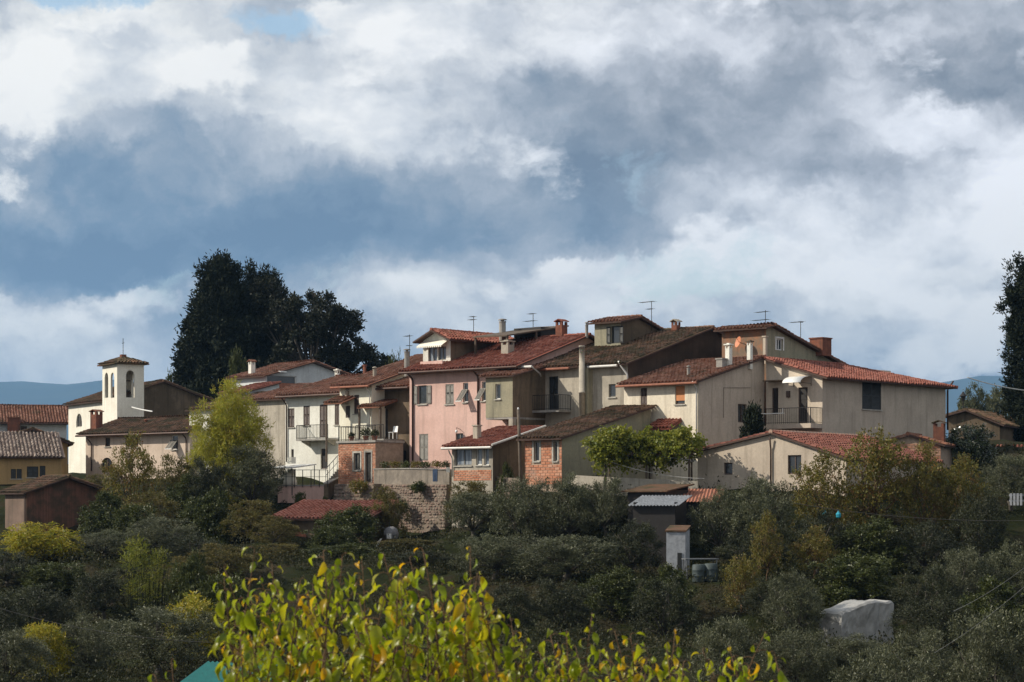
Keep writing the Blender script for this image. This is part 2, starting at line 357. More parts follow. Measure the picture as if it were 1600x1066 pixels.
M['pale_leaf'] = leaf_mat('grey green leaves', [(.06, .075, .04), (.10, .11, .055), (.14, .14, .07), (.075, .085, .045)], .25, .6, .2)
M['grass'] = leaf_mat('dry grass and weeds', [(.014, .018, .006), (.025, .030, .009), (.042, .043, .016), (.062, .056, .025), (.018, .022, .007)], .25, .6, .2)
MUL = [(.15, .20, .008), (.26, .29, .010), (.11, .16, .008), (.33, .335, .012), (.20, .235, .009), (.28, .295, .010), (.135, .185, .008), (.40, .35, .012), (.19, .22, .009), (.56, .30, .010), (.23, .26, .009)]
M['mul_leaf'] = leaf_mat('yellow green mulberry leaves', MUL, .46, .36, .4, True, 1.7)
M['mul_fol'] = leaf_mat('yellow green mulberry foliage', MUL, .46, .36, .4, False, 1.7)

# ------------------------------------------------------------------ terrain
CP = []
def cp(px, Y, z): CP.append(((px-800)/F*Y, Y, z))
for px in (-2500, 0, 800, 1600, 4000): cp(px, 10, -5.6)
for px in (-600, 200, 800, 1400, 2200): cp(px, 40, -8.4)
for px in (-300, 300, 800, 1300, 1900): cp(px, 75, -8.6)
for a in [(-400, 110, -6.5), (100, 100, -7.2), (350, 105, -6.6), (700, 110, -6.2), (1000, 105, -6.2), (1300, 100, -5.9), (1600, 100, -6.0), (2000, 110, -5.5),
          (500, 130, -3.2), (600, 138, -2.6), (670, 140, -2.7), (620, 140, -2.5), (300, 140, -3.2), (70, 150, -2.5), (-200, 150, -2.5), (450, 143, -.9), (800, 125, -3.6), (950, 122, -3.4), (1050, 118, -3.4), (1150, 116, -3.2),
          (1340, 117, -3.2), (1550, 118, -2.8), (300, 168, 2.5), (120, 195, 3.2), (60, 175, 2.2), (434, 149.5, -.4), (470, 149.5, -.2), (512, 149, 0), (540, 148, -.6), (585, 146, -1.6), (612, 144.3, -2.0), (640, 142.8, -2.4), (670, 141.2, -2.7), (700, 140, -2.2), (440, 154.5, 1.6), (500, 155, 1.7), (500, 162, 2.85), (640, 152, 3.25), (700, 149, 3.2), (590, 152, 3.1), (720, 143, 1.7), (850, 136, 2.0), (950, 133, 2.0), (1150, 129, 1.5),
          (1050, 127, .6), (1300, 128, 1.6), (1420, 134, 2.6), (1550, 150, 4.2), (1700, 150, 4.0), (1500, 165, 5.2), (800, 170, 4.2), (1100, 160, 4.2), (1300, 150, 3.8), (200, 220, 4.6), (-100, 220, 4.0), (500, 230, 5), (900, 230, 5), (1400, 230, 5), (1900, 230, 4.5)]:
    cp(*a)
CPA = np.array(CP)
def gz_np(x, y):
    d2 = (x[:, None]-CPA[None, :, 0])**2+(y[:, None]-CPA[None, :, 1])**2
    wt = 1/(d2+6.0)**1.6
    z = (wt*CPA[None, :, 2]).sum(1)/wt.sum(1)
    f = np.clip((y-235)/260, 0, 1); f = f*f*(3-2*f)
    g = np.clip((np.abs(x)-120)/500, 0, 1)
    z = z*(1-np.maximum(f, g*np.clip((y-60)/100, 0, 1)))+(-45)*np.maximum(f, g*np.clip((y-60)/100, 0, 1))
    return z
def gz(x, y): return float(gz_np(np.array([x]), np.array([y]))[0])
def gpt(px, Y): x = (px-800)/F*Y; return Vector((x, Y, gz(x, Y)))

ys = np.concatenate([np.linspace(-80, 95, 40), np.linspace(96, 240, 145), np.geomspace(245, 12000, 44)])
xh = np.concatenate([np.linspace(0, 60, 61), np.geomspace(62, 12000, 32)]); xs = np.concatenate([-xh[:0:-1], xh])
GX, GY = np.meshgrid(xs, ys)
nz = gz_np(GX.ravel(), GY.ravel())
rs = np.random.RandomState(2)
nz += np.where((GY.ravel() < 240) & (np.abs(GX.ravel()) < 70), rs.normal(0, .05, nz.size), 0)
nx_, ny_ = len(xs), len(ys)
ii = np.arange(nx_*ny_).reshape(ny_, nx_)
FQ = np.stack([ii[:-1, :-1], ii[:-1, 1:], ii[1:, 1:], ii[1:, :-1]], -1).reshape(-1, 4)
g = link('ground', np_mesh('ground', np.stack([GX.ravel(), GY.ravel(), nz], 1), FQ, None, M['ground'], True)); tag(g, kind='structure')

# far wooded hills
def hills():
    K = 2.3; xs = np.linspace(-5200, 5200, 200); ys = np.linspace(3600, 7800, 40)
    X, Y = np.meshgrid(xs, ys)
    ridge = 318+20*np.sin(X/430+.4)+16*np.sin(X/190+1.3)+9*np.sin(X/83)+5*np.sin(X/37+2)
    ridge += -20*np.exp(-((X-1350)/500)**2)
    prof = np.exp(-((Y-5600)/1050)**2)
    Z = -60+(ridge+60)*prof*1.0+12*np.sin(X/260+Y/170)*prof*(1-prof)*4
    n, k = len(xs), len(ys); ii = np.arange(n*k).reshape(k, n)
    Q = np.stack([ii[:-1, :-1], ii[:-1, 1:], ii[1:, 1:], ii[1:, :-1]], -1).reshape(-1, 4)
    o = link('hills', np_mesh('hills', np.stack([X.ravel()*K, Y.ravel()*K, Z.ravel()*K], 1), Q, None, M['hill'], True)); tag(o, kind='structure')
hills()

# the air between here and the hills
def haze():
    b = MB(); b.box((-12600, -150, -185), (12600, 18600, 800))
    m, t = new_mat('hazy air')
    v = t.n('ShaderNodeVolumePrincipled', {'Color': (.34, .62, 1, 1), 'Density': 7.5e-5, 'Anisotropy': .2})
    t.n('ShaderNodeOutputMaterial', {1: v.outputs[0]})
    tag(b.build('haze', m), kind='stuff')
haze()

# ------------------------------------------------------------------ buildings
TH = R(42)
u0 = Vector((math.cos(TH), -math.sin(TH))); v0 = Vector((math.sin(TH), math.cos(TH)))
A0 = Vector(((640-800)/F*152, 152))
def Yp(px, d):
    """depth of the point seen in column px on the facade plane d metres behind the pink house's front"""
    o = A0+v0*d; k = (px-800)/F
    s = (k*o.y-o.x)/(u0.x-k*u0.y)
    return o.y+u0.y*s

TILE = {}
def tile_field(poly, mat, name, parent, sx=.27, sy=.38, seed=0):
    """cover tiles over a convex roof polygon whose first edge is the eave"""
    P = [Vector(p) for p in poly]
    e = (P[1]-P[0]).normalized(); n = (P[1]-P[0]).cross(P[2]-P[0]).normalized()
    if n.z < 0: n = -n
    gdir = n.cross(e)
    if gdir.z < 0: gdir = -gdir
    q = [((p-P[0]).dot(e), (p-P[0]).dot(gdir)) for p in P]
    U0, U1 = min(a for a, _ in q), max(a for a, _ in q); V1 = max(b for _, b in q)
    us = np.arange(U0+sx*.45, U1-sx*.3, sx); vs_ = np.arange(-.03, V1-.12, sy)
    UU, VV = np.meshgrid(us, vs_); UU = UU.ravel(); VV = VV.ravel()
    rs = np.random.RandomState(seed+len(us))
    ok = np.ones(len(UU), bool)
    cx = sum(a for a, _ in q)/len(q); cy = sum(b for _, b in q)/len(q)
    for k in range(1, len(q)):
        (ax, ay), (bx, by) = q[k], q[(k+1) % len(q)]
        sg = 1 if (bx-ax)*(cy-ay)-(by-ay)*(cx-ax) > 0 else -1
        dd = ((bx-ax)*(VV+.18-ay)-(by-ay)*(UU-ax))*sg/max(1e-6, math.hypot(bx-ax, by-ay))
        ok &= dd > (.02 if abs(by-ay) > .05 else -.05)
    UU, VV = UU[ok], VV[ok]; N = len(UU)
    if N == 0: return
    ang = np.linspace(0, math.pi, 5); wd = .098; hh = .105
    tv = []
    for (vv, lift, sc_) in ((0, .035, 1.06), (.43, .0, .94)):
        for a in ang: tv.append((-math.cos(a)*wd*sc_, vv, math.sin(a)*hh*sc_+lift))
    tv = np.array(tv)
    jit = rs.normal(0, 1, (N, 3))
    lu = UU[:, None]+tv[None, :, 0]+(jit[:, 0:1]*.010)+tv[None, :, 1]*jit[:, 1:2]*.03
    lv = VV[:, None]+tv[None, :, 1]+jit[:, 2:3]*.012
    lw = np.repeat(tv[None, :, 2], N, 0)+rs.normal(0, .006, (N, 1))
    lw += (.02*np.sin(UU*1.1+1)+.015*np.sin(VV*1.7+UU*.6))[:, None]
    Vv = np.array(P[0])[None, None]+lu[..., None]*np.array(e)+lv[..., None]*np.array(gdir)+lw[..., None]*np.array(n)
    base = np.array([[k, k+1, k+6, k+5] for k in range(4)]+[[0, 2, 3, 4]])
    Fq = (base[None]+(np.arange(N)*10)[:, None, None]).reshape(-1, 4)
    tint = np.repeat(np.clip(rs.rand(N)*.8+.1+rs.normal(0, .08, N), 0, 1), 10)
    o = link(name, np_mesh(name, Vv.reshape(-1, 3), Fq, tint, mat), parent); tag(o, kind='stuff')
    return o

def ridge_caps(a, b, mat, parent, single=False, step=.36, r=.12):
    a, b = Vector(a), Vector(b); L = (b-a).length; n = max(2, int(L/step)); d = (b-a)/n
    if single:
        mb = MB(); mb.tube([(0, 0, 0), tuple(d*1.12)], [r*1.1, r*.88], 8); me = mb.mesh('ridge_tile', mat)
        for k in range(n):
            o = link('ridge_tile', me, parent); o.location = a+d*k
    else:
        mb = MB()
        for k in range(n): mb.tube([a+d*k+Vector((0, 0, rnd.uniform(-.012, .012))), a+d*(k+1.12)], [r*1.1, r*.85], 6)
        me = mb.mesh('ridge_tiles', mat)
        at_ = me.attributes.new('tint', 'FLOAT', 'POINT'); at_.data.foreach_set('value', [rnd.random() for _ in range(len(me.vertices))])
        tag(link('ridge_tiles', me, parent), kind='stuff')

class Body:
    """a box shaped building volume in the local frame of its house: x along the front, y to the back"""
    def __init__(s, H, s0, t0, z0, L, W):
        s.H = H; s.root = H.root; s.s0, s.t0, s.z0, s.L, s.W = s0, t0, z0, L, W; s.holes = {'front': [], 'right': [], 'left': [], 'back': []}
    def P(s, side, d, z, dep):
        if side == 'front': return (s.s0+d, s.t0+dep, z)
        if side == 'back': return (s.s0+d, s.t0+s.W-dep, z)
        if side == 'right': return (s.s0+s.L-dep, s.t0+d, z)
        return (s.s0+dep, s.t0+d, z)
    def pbox(s, mb, side, d0, d1, z0, z1, e0, e1):
        a = [s.P(side, d, z0, e) for d, e in ((d0, e0), (d1, e0), (d1, e1), (d0, e1))]
        b = [s.P(side, d, z1, e) for d, e in ((d0, e0), (d1, e0), (d1, e1), (d0, e1))]
        mb.hexa(a+b)
    def rect(s, side, px0, px1, y0, y1):
        kw = dict(t=s.t0) if side == 'front' else dict(s_=s.s0+s.L)
        a = s.H.loc(px0, y1, **kw); b = s.H.loc(px1, y0, **kw)
        c0, c1 = (a[0]-s.s0, b[0]-s.s0) if side == 'front' else (a[1]-s.t0, b[1]-s.t0)
        return c0, c1, a[2], b[2]
    def win(s, side, px0, px1, y0, y1, style='shutter', **kw):
        return s.win_m(side, *s.rect(side, px0, px1, y0, y1), style=style, **kw)
    def win_m(s, side, d0, d1, z0, z1, style='shutter', arch=False, sill=True, mat=None, surround=None, label=None, dep=.16):
        s.holes[side].append((d0, d1, z0, z1, arch, dep))
        root = s.root; fr = MB(); bx = lambda mb, *a: s.pbox(mb, side, *a)
        w_, h_ = d1-d0, z1-z0; fw = min(.07, w_*.14)
        if style == 'open': return None
        nm = 'door' if style in ('door', 'glassdoor') else 'window'
        e0, e1 = dep-.07, dep-.01
        bx(fr, d0, d0+fw, z0, z1, e0, e1); bx(fr, d1-fw, d1, z0, z1, e0, e1)
        bx(fr, d0+fw, d1-fw, z1-fw, z1, e0, e1); bx(fr, d0+fw, d1-fw, z0, z0+fw, e0, e1)
        if style in ('glass', 'glassp', 'glassdoor'):
            m_ = (d0+d1)/2
            if w_ > .6: bx(fr, m_-.03, m_+.03, z0+fw, z1-fw, e0-.005, e1)
            if h_ > 1.2: bx(fr, d0+fw, d1-fw, z0+h_*.62, z0+h_*.62+.05, e0+.005, e1)
        W_ = fr.build(nm, M[mat] if mat else M['shutter'], root)
        if label: W_['label'] = label
        g_ = MB(); bx(g_, d0+fw*.5, d1-fw*.5, z0+fw*.5, z1-fw*.5, dep-.035, dep-.025)
        if style in ('glass', 'glassp', 'glassdoor', 'awning', 'half'):
            g_.build('pane', M['glassp' if style == 'glassp' else 'glass'], W_)
        elif style == 'blind':
            bl = MB(); n = 14
            for k in range(n):
                za = z0+h_*.2+h_*.8*k/n; bx(bl, d0+.03, d1-.03, za, za+h_*.8/n*.9, .045, .06)
            bl.build('roller_blind', M['blind'], W_); g_.build('pane', M['glass'], W_)
        elif style == 'door':
            dr = MB(); bx(dr, d0+fw, d1-fw, z0+.01, z1-fw, dep-.06, dep-.015)
            for k in range(3): bx(dr, d0+fw+.08, d1-fw-.08, z0+.15+k*h_*.3, z0+.15+k*h_*.3+h_*.22, dep-.075, dep-.06)
            dr.build('door_leaf', M['dark'], W_)
            hd = MB(); bx(hd, d1-fw-.16, d1-fw-.06, z0+h_*.47, z0+h_*.47+.03, dep-.13, dep-.075); hd.build('handle', M['iron'], W_)
        elif style in ('shutter', 'openshutter'):
            sm = M[mat] if mat else M['shutter']
            for k in (0, 1):
                sh = MB()
                if style == 'shutter':
                    a, b = (d0+.02, (d0+d1)/2-.008) if k == 0 else ((d0+d1)/2+.008, d1-.02)
                    ea, eb = .02, .06
                else:
                    a, b = (d0-w_*.5, d0-.03) if k == 0 else (d1+.03, d1+w_*.5)
                    ea, eb = -.06, -.02
                bx(sh, a, a+.05, z0+.02, z1-.02, ea, eb); bx(sh, b-.05, b, z0+.02, z1-.02, ea, eb)
                for zz in (z0+.02, (z0+z1)/2-.03, z1-.08): bx(sh, a+.05, b-.05, zz, zz+.06, ea, eb)
                zz = z0+.10
                while zz < z1-.10:
                    if abs(zz-(z0+z1)/2) > .05:
                        A = [s.P(side, d, zz, ea+.008) for d in (a+.05, b-.05)]; B = [s.P(side, d, zz+.05, eb-.006) for d in (b-.05, a+.05)]
                        sh.slab([A[0], A[1], B[0], B[1]], (0, 0, .012))
                    zz += .075
                sh.build('shutter', sm, W_)
            g_.build('pane', M['glass'], W_)
        if style == 'awning':     # frame pushed out at the bottom
            for k in (0, 1):
                sh = MB(); a, b = (d0-.02, (d0+d1)/2-.02) if k == 0 else ((d0+d1)/2+.02, d1+.02)
                top = z0+h_*.66; ob = .62
                pt = lambda d, f, o: s.P(side, d, top-(top-z0-.05)*f, -.03-ob*f-o)
                for d_a, d_b, fa, fb in ((a, a+.06, 0, 1), (b-.06, b, 0, 1), (a+.06, b-.06, 0, .07), (a+.06, b-.06, .93, 1)):
                    q = [pt(d_a, fa, 0), pt(d_b, fa, 0), pt(d_b, fb, 0), pt(d_a, fb, 0)]; q2 = [pt(d_a, fa, .05), pt(d_b, fa, .05), pt(d_b, fb, .05), pt(d_a, fb, .05)]
                    sh.hexa(q+q2)
                for i in range(12):
                    fa = .09+.82*i/12
                    q = [pt(a+.06, fa, 0), pt(b-.06, fa, 0), pt(b-.06, fa+.045, .03), pt(a+.06, fa+.045, .03)]; sh.slab(q, (0, 0, .01))
                sh.build('shutter', M['shutter_grey'], W_)
            tr = MB(); q = [s.P(side, d, z0+.02, e) for d, e in ((d0-.03, -.62), (d1+.03, -.62), (d1+.03, -.70), (d0-.03, -.70))]; tr.slab(q, (0, 0, .06)); tr.build('shutter_rail', M['trim'], W_)
        if sill and not nm == 'door':
            si = MB(); bx(si, d0-.07, d1+.07, z0-.07, z0-.004, -.08, dep); si.build('sill', M['stone'], W_)
        if surround:
            su = MB(); q = .12
            bx(su, d0-q, d0-.004, z0, z1+q, -.03, .05); bx(su, d1+.004, d1+q, z0, z1+q, -.03, .05); bx(su, d0-.004, d1+.004, z1+.004, z1+q, -.03, .05)
            su.build('surround', M[surround], W_)
        return W_
    def wall(s, side, zb, top, mat, name='wall'):
        """one wall sheet with its openings cut out; top is a list of (d, z)"""
        mb = MB(); holes = s.holes[side]
        Ld = s.L if side in ('front', 'back') else s.W
        br = {0.0, Ld} | {d for d, _ in top}
        for d0, d1, z0, z1, arch, dep in holes:
            br |= {d0, d1}
            if arch: br |= {d0+(d1-d0)*k/10 for k in range(1, 10)}
        br = sorted(b for b in br if -1e-6 <= b <= Ld+1e-6)
        def tz(d):
            for (a, za), (b, zb_) in zip(top, top[1:]):
                if a-1e-6 <= d <= b+1e-6: return za+(zb_-za)*(d-a)/max(1e-9, b-a)
            return top[-1][1]
        def htop(h, d):
            d0, d1, z0, z1, arch, dep = h
            if not arch: return z1
            r = (d1-d0)/2; x = min(1, abs(d-(d0+d1)/2)/r); return z1-r+r*math.sqrt(max(0, 1-x*x))
        for a, b in zip(br, br[1:]):
            if b-a < 1e-5: continue
            mid = (a+b)/2
            hs = sorted([h for h in holes if h[0]-1e-6 <= mid <= h[1]+1e-6], key=lambda h: h[2])
            za = zb_ = zb
            for h in hs:
                mb.quad(s.P(side, a, za, 0), s.P(side, b, zb_, 0), s.P(side, b, h[2], 0), s.P(side, a, h[2], 0))
                za, zb_ = htop(h, a), htop(h, b)
            mb.quad(s.P(side, a, za, 0), s.P(side, b, zb_, 0), s.P(side, b, tz(b), 0), s.P(side, a, tz(a), 0))
        for h in holes:
            d0, d1, z0, z1, arch, dep = h
            n = 10 if arch else 1
            ring = [(d0, z0)]+[(d0+(d1-d0)*k/n, htop(h, d0+(d1-d0)*k/n)) for k in range(n+1)]+[(d1, z0)]
            for (a, za), (b, zb_) in zip(ring, ring[1:]+ring[:1]):
                mb.quad(s.P(side, a, za, 0), s.P(side, b, zb_, 0), s.P(side, b, zb_, dep), s.P(side, a, za, dep))
        return mb.build(name, M[mat], s.root)
    def finish(s, ze, kind='u', r=.5, pitch=.3, pitch2=None, mat='cream', mats=None, tile='t_mid', oh=.5, og=.25, sink=1.5, hip_back=False, roof_mat='wood', gutter=None, caps=False, thick=.10, skip=(), zbase=None):
        L, W = s.L, s.W; p2 = pitch2 if pitch2 is not None else pitch; mats = mats or {}
        zb = zbase if zbase is not None else s.z0-sink
        if kind == 'u':          # ridge along the front
            tr = r*W; zr = ze+pitch*tr; zk = zr-p2*(W-tr)
            tops = {'front': [(0, ze), (L, ze)], 'back': [(0, zk), (L, zk)], 'left': [(0, ze), (tr, zr), (W, zk)], 'right': [(0, ze), (tr, zr), (W, zk)]}
        else:                    # ridge from front to back
            tr = r*L; zr = ze+pitch*tr; zk = zr-p2*(L-tr)
            tops = {'left': [(0, ze), (W, ze)], 'right': [(0, zk), (W, zk)], 'front': [(0, ze), (tr, zr), (L, zk)], 'back': [(0, ze), (tr, zr), (L, zk)]}
            if hip_back: tops['back'] = [(0, min(ze, zk)), (L, min(ze, zk))]
        for sd_ in ('front', 'right', 'left', 'back'):
            if sd_ in skip: continue
            tp = tops[sd_]; tp = [p for i, p in enumerate(tp) if i == 0 or p[0]-tp[i-1][0] > 1e-6]
            s.wall(sd_, zb, tp, mats.get(sd_, mat))
        o = Vector((s.s0, s.t0, thick+.02)); planes = []
        V = lambda a, b, c: o+Vector((a, b, c))
        if kind == 'u':
            if r > .02: planes.append([V(-og, -oh, ze-pitch*oh), V(L+og, -oh, ze-pitch*oh), V(L+og, tr, zr), V(-og, tr, zr)])
            if r < .98: planes.append([V(L+og, W+oh, zk-p2*oh), V(-og, W+oh, zk-p2*oh), V(-og, tr, zr), V(L+og, tr, zr)])
            rid = (V(-og, tr, zr), V(L+og, tr, zr))
        elif not hip_back:
            if r > .02: planes.append([V(-oh, W+og, ze-pitch*oh), V(-oh, -og, ze-pitch*oh), V(tr, -og, zr), V(tr, W+og, zr)])
            if r < .98: planes.append([V(L+oh, -og, zk-p2*oh), V(L+oh, W+og, zk-p2*oh), V(tr, W+og, zr), V(tr, -og, zr)])
            rid = (V(tr, -og, zr), V(tr, W+og, zr))
        else:
            hb = hip_back
            if r > .02: planes.append([V(-oh, W+oh, ze-pitch*oh), V(-oh, -og, ze-pitch*oh), V(tr, -og, zr), V(tr, W-hb, zr)])
            planes.append([V(L+oh, -og, zk-p2*oh), V(L+oh, W+oh, zk-p2*oh), V(tr, W-hb, zr), V(tr, -og, zr)])
            lo = -oh if r > .02 else 0
            planes.append([V(L+oh, W+oh, zk-p2*oh), V(lo, W+oh, zk-p2*oh), V(tr, W-hb, zr)])
            rid = (V(tr, -og, zr), V(tr, W-hb, zr))
        for i, pl in enumerate(planes):
            n = (pl[1]-pl[0]).cross(pl[2]-pl[0]).normalized()
            if n.z < 0: n = -n
            rf = MB(); rf.slab(pl, -n*thick); ro = rf.build('roof', M[tile], s.root); ro.data.materials.append(M['verge'])
            for fi, fc in enumerate(ro.data.polygons): fc.material_index = 0 if fi == 0 else 1
            tile_field(pl, M[tile], 'tiles', ro, seed=i*7+int(abs(s.s0)*10))
            if gutter and i == 0:
                a, b = pl[0], pl[1]; d = (b-a).normalized(); nn = Vector((n.x, n.y, 0)).normalized()
                g_ = MB(); g_.tube([a+nn*.06-Vector((0, 0, .09)), b+nn*.06-Vector((0, 0, .09))], .075, 8); g_.build('gutter', M[gutter], s.root)
        s.ridge = rid; s.zr = zr; s.planes = planes
        if 0.02 < r < .98 or hip_back or caps: ridge_caps(rid[0]+Vector((0, 0, .03)), rid[1]+Vector((0, 0, .03)), M['ridge'] if caps == 'single' else M[tile], s.root, single=(caps == 'single'))
        if hip_back: ridge_caps(planes[-1][0], rid[1], M[tile], s.root)
        return s

class House:
    def __init__(s, name, label, cat, px, py, Y, th=TH, group=None):
        s.th = th; s.u = Vector((math.cos(th), -math.sin(th))); s.v = Vector((math.sin(th), math.cos(th)))
        p = at(px, py, Y); s.o = Vector((p.x, p.y)); s.zb = p.z
        s.root = empty(name, p, -th, label, cat, group)
    def loc(s, px, py, t=None, s_=None):
        S = s_; k = (px-800)/F
        if t is not None:
            b = s.o+s.v*t; q = (k*b.y-b.x)/(s.u.x-k*s.u.y); wp = b+s.u*q; r = (q, t)
        else:
            b = s.o+s.u*S; q = (k*b.y-b.x)/(s.v.x-k*s.v.y); wp = b+s.v*q; r = (S, q)
        return (r[0], r[1], (HY-py)/F*wp.y-s.zb)
    def body(s, L=None, W=None, pxr=None, s0=0.0, t0=0.0, z0=0.0):
        if pxr is not None: L = s.loc(pxr, 700, t=t0)[0]-s0
        return Body(s, s0, t0, z0, L, W)
    def chimney(s, px0, px1, ytop, ybase, t, kind='block', mat='old', capmat=None):
        a = s.loc(px0, ybase, t=t); z1 = s.loc(px0, ytop, t=t)[2]; z0 = a[2]-.35
        sc_ = F/(s.o+s.v*t).y; w_ = max(.16, (px1-px0)/sc_/(s.u.x+s.v.x)); x, y = a[0], t
        mb = MB(); cap = MB(); cm = M[capmat] if capmat else M[mat]
        if kind == 'block':
            mb.box((x, y, z0), (x+w_, y+w_, z1-.30)); c = w_*.22
            for dx in (0, w_-c):
                for dy in (0, w_-c): mb.box((x+dx, y+dy, z1-.30), (x+dx+c, y+dy+c, z1-.10))
            cap.box((x-.07, y-.07, z1-.10), (x+w_+.07, y+w_+.07, z1-.03)); cap.box((x+w_*.2, y+w_*.2, z1-.03), (x+w_*.8, y+w_*.8, z1+.03))
        elif kind == 'gable':
            mb.box((x, y, z0), (x+w_, y+w_, z1-.35)); c = w_*.25
            for dx in (0, w_-c):
                for dy in (0, w_-c): mb.box((x+dx, y+dy, z1-.35), (x+dx+c, y+dy+c, z1-.14))
            xm = x+w_/2
            cap.slab([(x-.09, y-.08, z1-.14), (x-.09, y+w_+.08, z1-.14), (xm, y+w_+.08, z1), (xm, y-.08, z1)], (0, 0, .06))
            cap.slab([(x+w_+.09, y-.08, z1-.14), (xm+.002, y-.08, z1), (xm+.002, y+w_+.08, z1), (x+w_+.09, y+w_+.08, z1-.14)], (0, 0, .06))
        elif kind == 'plain':
            mb.box((x, y, z0), (x+w_, y+w_, z1-.08)); cap.box((x-.05, y-.05, z1-.08), (x+w_+.05, y+w_+.05, z1))
        else:                          # round flue with a cap
            r = w_*.62; mb.lathe((x+w_/2, y+w_/2, 0), [(r, z0), (r, z1-.25), (r*1.12, z1-.25), (r*1.12, z1-.18)], 12)
            cap.lathe((x+w_/2, y+w_/2, 0), [(r*.5, z1-.18), (r*.5, z1-.10), (r*1.35, z1-.10), (r*1.2, z1-.04), (r*.3, z1)], 12)
        o = mb.build('chimney', M[mat], s.root); cap.build('chimney_cap', cm, o); return o
    def antenna(s, px, ytop, ybase, t, bars=((.1, .8, 9), (.5, .6, 7))):
        a = s.loc(px, ybase, t=t); z1 = s.loc(px, ytop, t=t)[2]; b = MB(); x, y, z0 = a
        b.tube([(x, y, z0-.5), (x, y, z1)], .022, 6); o = b.build('antenna', M['iron'], s.root)
        for off, ln, n in bars:
            e = MB(); z = z1-off; e.tube([(x-ln, y+.2, z+.02), (x+ln*.25, y-.05, z)], .014, 5)
            for k in range(n):
                f = k/(n-1); px_ = x-ln+ln*1.25*f; py_ = y+.2-.25*f
                e.tube([(px_-.05, py_-.22, z+.02), (px_+.05, py_+.22, z+.02)], .006, 4)
            e.build('antenna_boom', M['iron'], o)
    def downpipe(s, px, y0, y1, t=0.0, mat='copper', oh=.5, r=.05, s_=None, right=False):
        if right:
            a = s.loc(px, y0, s_=s_); b = s.loc(px, y1, s_=s_); e = Vector((1, 0, 0))
        else:
            a = s.loc(px, y0, t=t); b = s.loc(px, y1, t=t); e = Vector((0, -1, 0))
        a, b = Vector(a), Vector(b); mb = MB()
        mb.tube([a+e*oh+Vector((0, 0, .0)), a+e*(oh*.8)+Vector((0, 0, -.14)), a+e*.13+Vector((0, 0, -.42)), a+e*.08+Vector((0, 0, -.6)), b+e*.08], r, 8)
        return mb.build('downpipe', M[mat], s.root, True)
    def railing(s, p0, p1, h=.95, mat='iron', n=None, name='railing', parent=None, r=.014):
        p0, p1 = Vector(p0), Vector(p1); L = (p1-p0).length; n = n or max(2, int(L/.14)); mb = MB(); up = Vector((0, 0, 1))
        mb.tube([p0+up*h, p1+up*h], .022, 6); mb.tube([p0+up*.08, p1+up*.08], .016, 5)
        for k in range(n+1):
            p = p0.lerp(p1, k/n); mb.tube([p, p+up*h], r if k not in (0, n) else .022, 5)
        return mb.build(name, M[mat], parent or s.root)
    def part(s, name, mb, mat, parent=None, smooth=False): return mb.build(name, M[mat], parent or s.root, smooth)

def brick_wall(parent, fn, d0, d1, z0, z1, holes, mat, bl=.30, bh=.135, joint=.02, proud=.02, seed=1, name='brick'):
    """each brick an object of its own; fn(d, z, depth) gives the local position"""
    rr = random.Random(seed); meshes = {}
    a, b, c = Vector(fn(0, 0, 0)), Vector(fn(1, 0, 0)), Vector(fn(0, 0, 1)); ax = b-a; ay = c-a
    def me(ln):
        key = round(ln, 2)
        if key not in meshes:
            mb = MB(); q = .008
            pts = lambda i, e: [tuple(ax*x+Vector((0, 0, z))+ay*e) for x, z in ((i, i), (key-i, i), (key-i, bh-joint-i), (i, bh-joint-i))]
            mb.hexa(pts(0, .03)+pts(q, -proud)); meshes[key] = mb.mesh(name, M[mat])
        return meshes[key]
    k = 0; z = z0
    while z+bh <= z1+.03:
        d = d0-(bl/2 if k % 2 else 0)
        while d < d1-.04:
            segs = [(max(d, d0), min(d+bl-joint, d1))]
            for h0, h1, hz0, hz1 in holes:
                if z+bh-joint > hz0 and z < hz1:
                    ns = []
                    for p, q in segs:
                        if q <= h0 or p >= h1: ns.append((p, q))
                        else:
                            if p < h0-.03: ns.append((p, h0-.01))
                            if q > h1+.03: ns.append((h1+.01, q))
                    segs = ns
            for p, q in segs:
                if q-p > .05:
                    o = link(name, me(q-p), parent); o.location = Vector(fn(p, z, 0))+ay*rr.uniform(-.008, .006)
            d += bl
        z += bh; k += 1

# ---- salmon pink house in the middle of the row
Hp = House('row_house', 'salmon pink plastered house with rooftop attic, tallest in the middle of the row', 'house', 640, 722, 152)
bp = Hp.body(W=12, pxr=812)
bp.win('front', 653, 667, 602, 632, 'openshutter', mat='shutter_grey')
bp.win('front', 696, 709, 600, 632, 'shutter', mat='shutter_grey')
bp.win('front', 723.5, 731.5, 598, 629, 'awning', mat='trim')
bp.win('front', 752.5, 760, 596, 627, 'awning', mat='trim')
bp.win('front', 655, 669, 678, 720, 'shutter', mat='shutter_grey', sill=False)
bp.win('front', 712, 724, 677, 690, 'glass', mat='shutter_grey')
zpe = Hp.loc(640, 580, t=0)[2]
bp.finish(zpe, 'u', r=.54, pitch=.33, mat='pink', tile='t_red', oh=.6, og=.35, gutter='copper', sink=2.5)
Hp.downpipe(646, 582, 720, oh=.62, r=.06); Hp.downpipe(748, 577, 664, oh=.62, r=.06)
lp = MB(); a = Hp.loc(719, 671, t=0); lp.tube([(a[0], 0, a[2]), (a[0], -.35, a[2]+.1), (a[0], -.35, a[2]-.05)], .02, 6); lo = Hp.part('wall_lamp', lp, 'iron')
lg = MB(); lg.lathe((a[0], -.35, a[2]-.25), [(.03, 0), (.09, .05), (.09, .15), (.03, .21)], 10); lg.build('lamp_globe', M['plasticw'], lo, True)
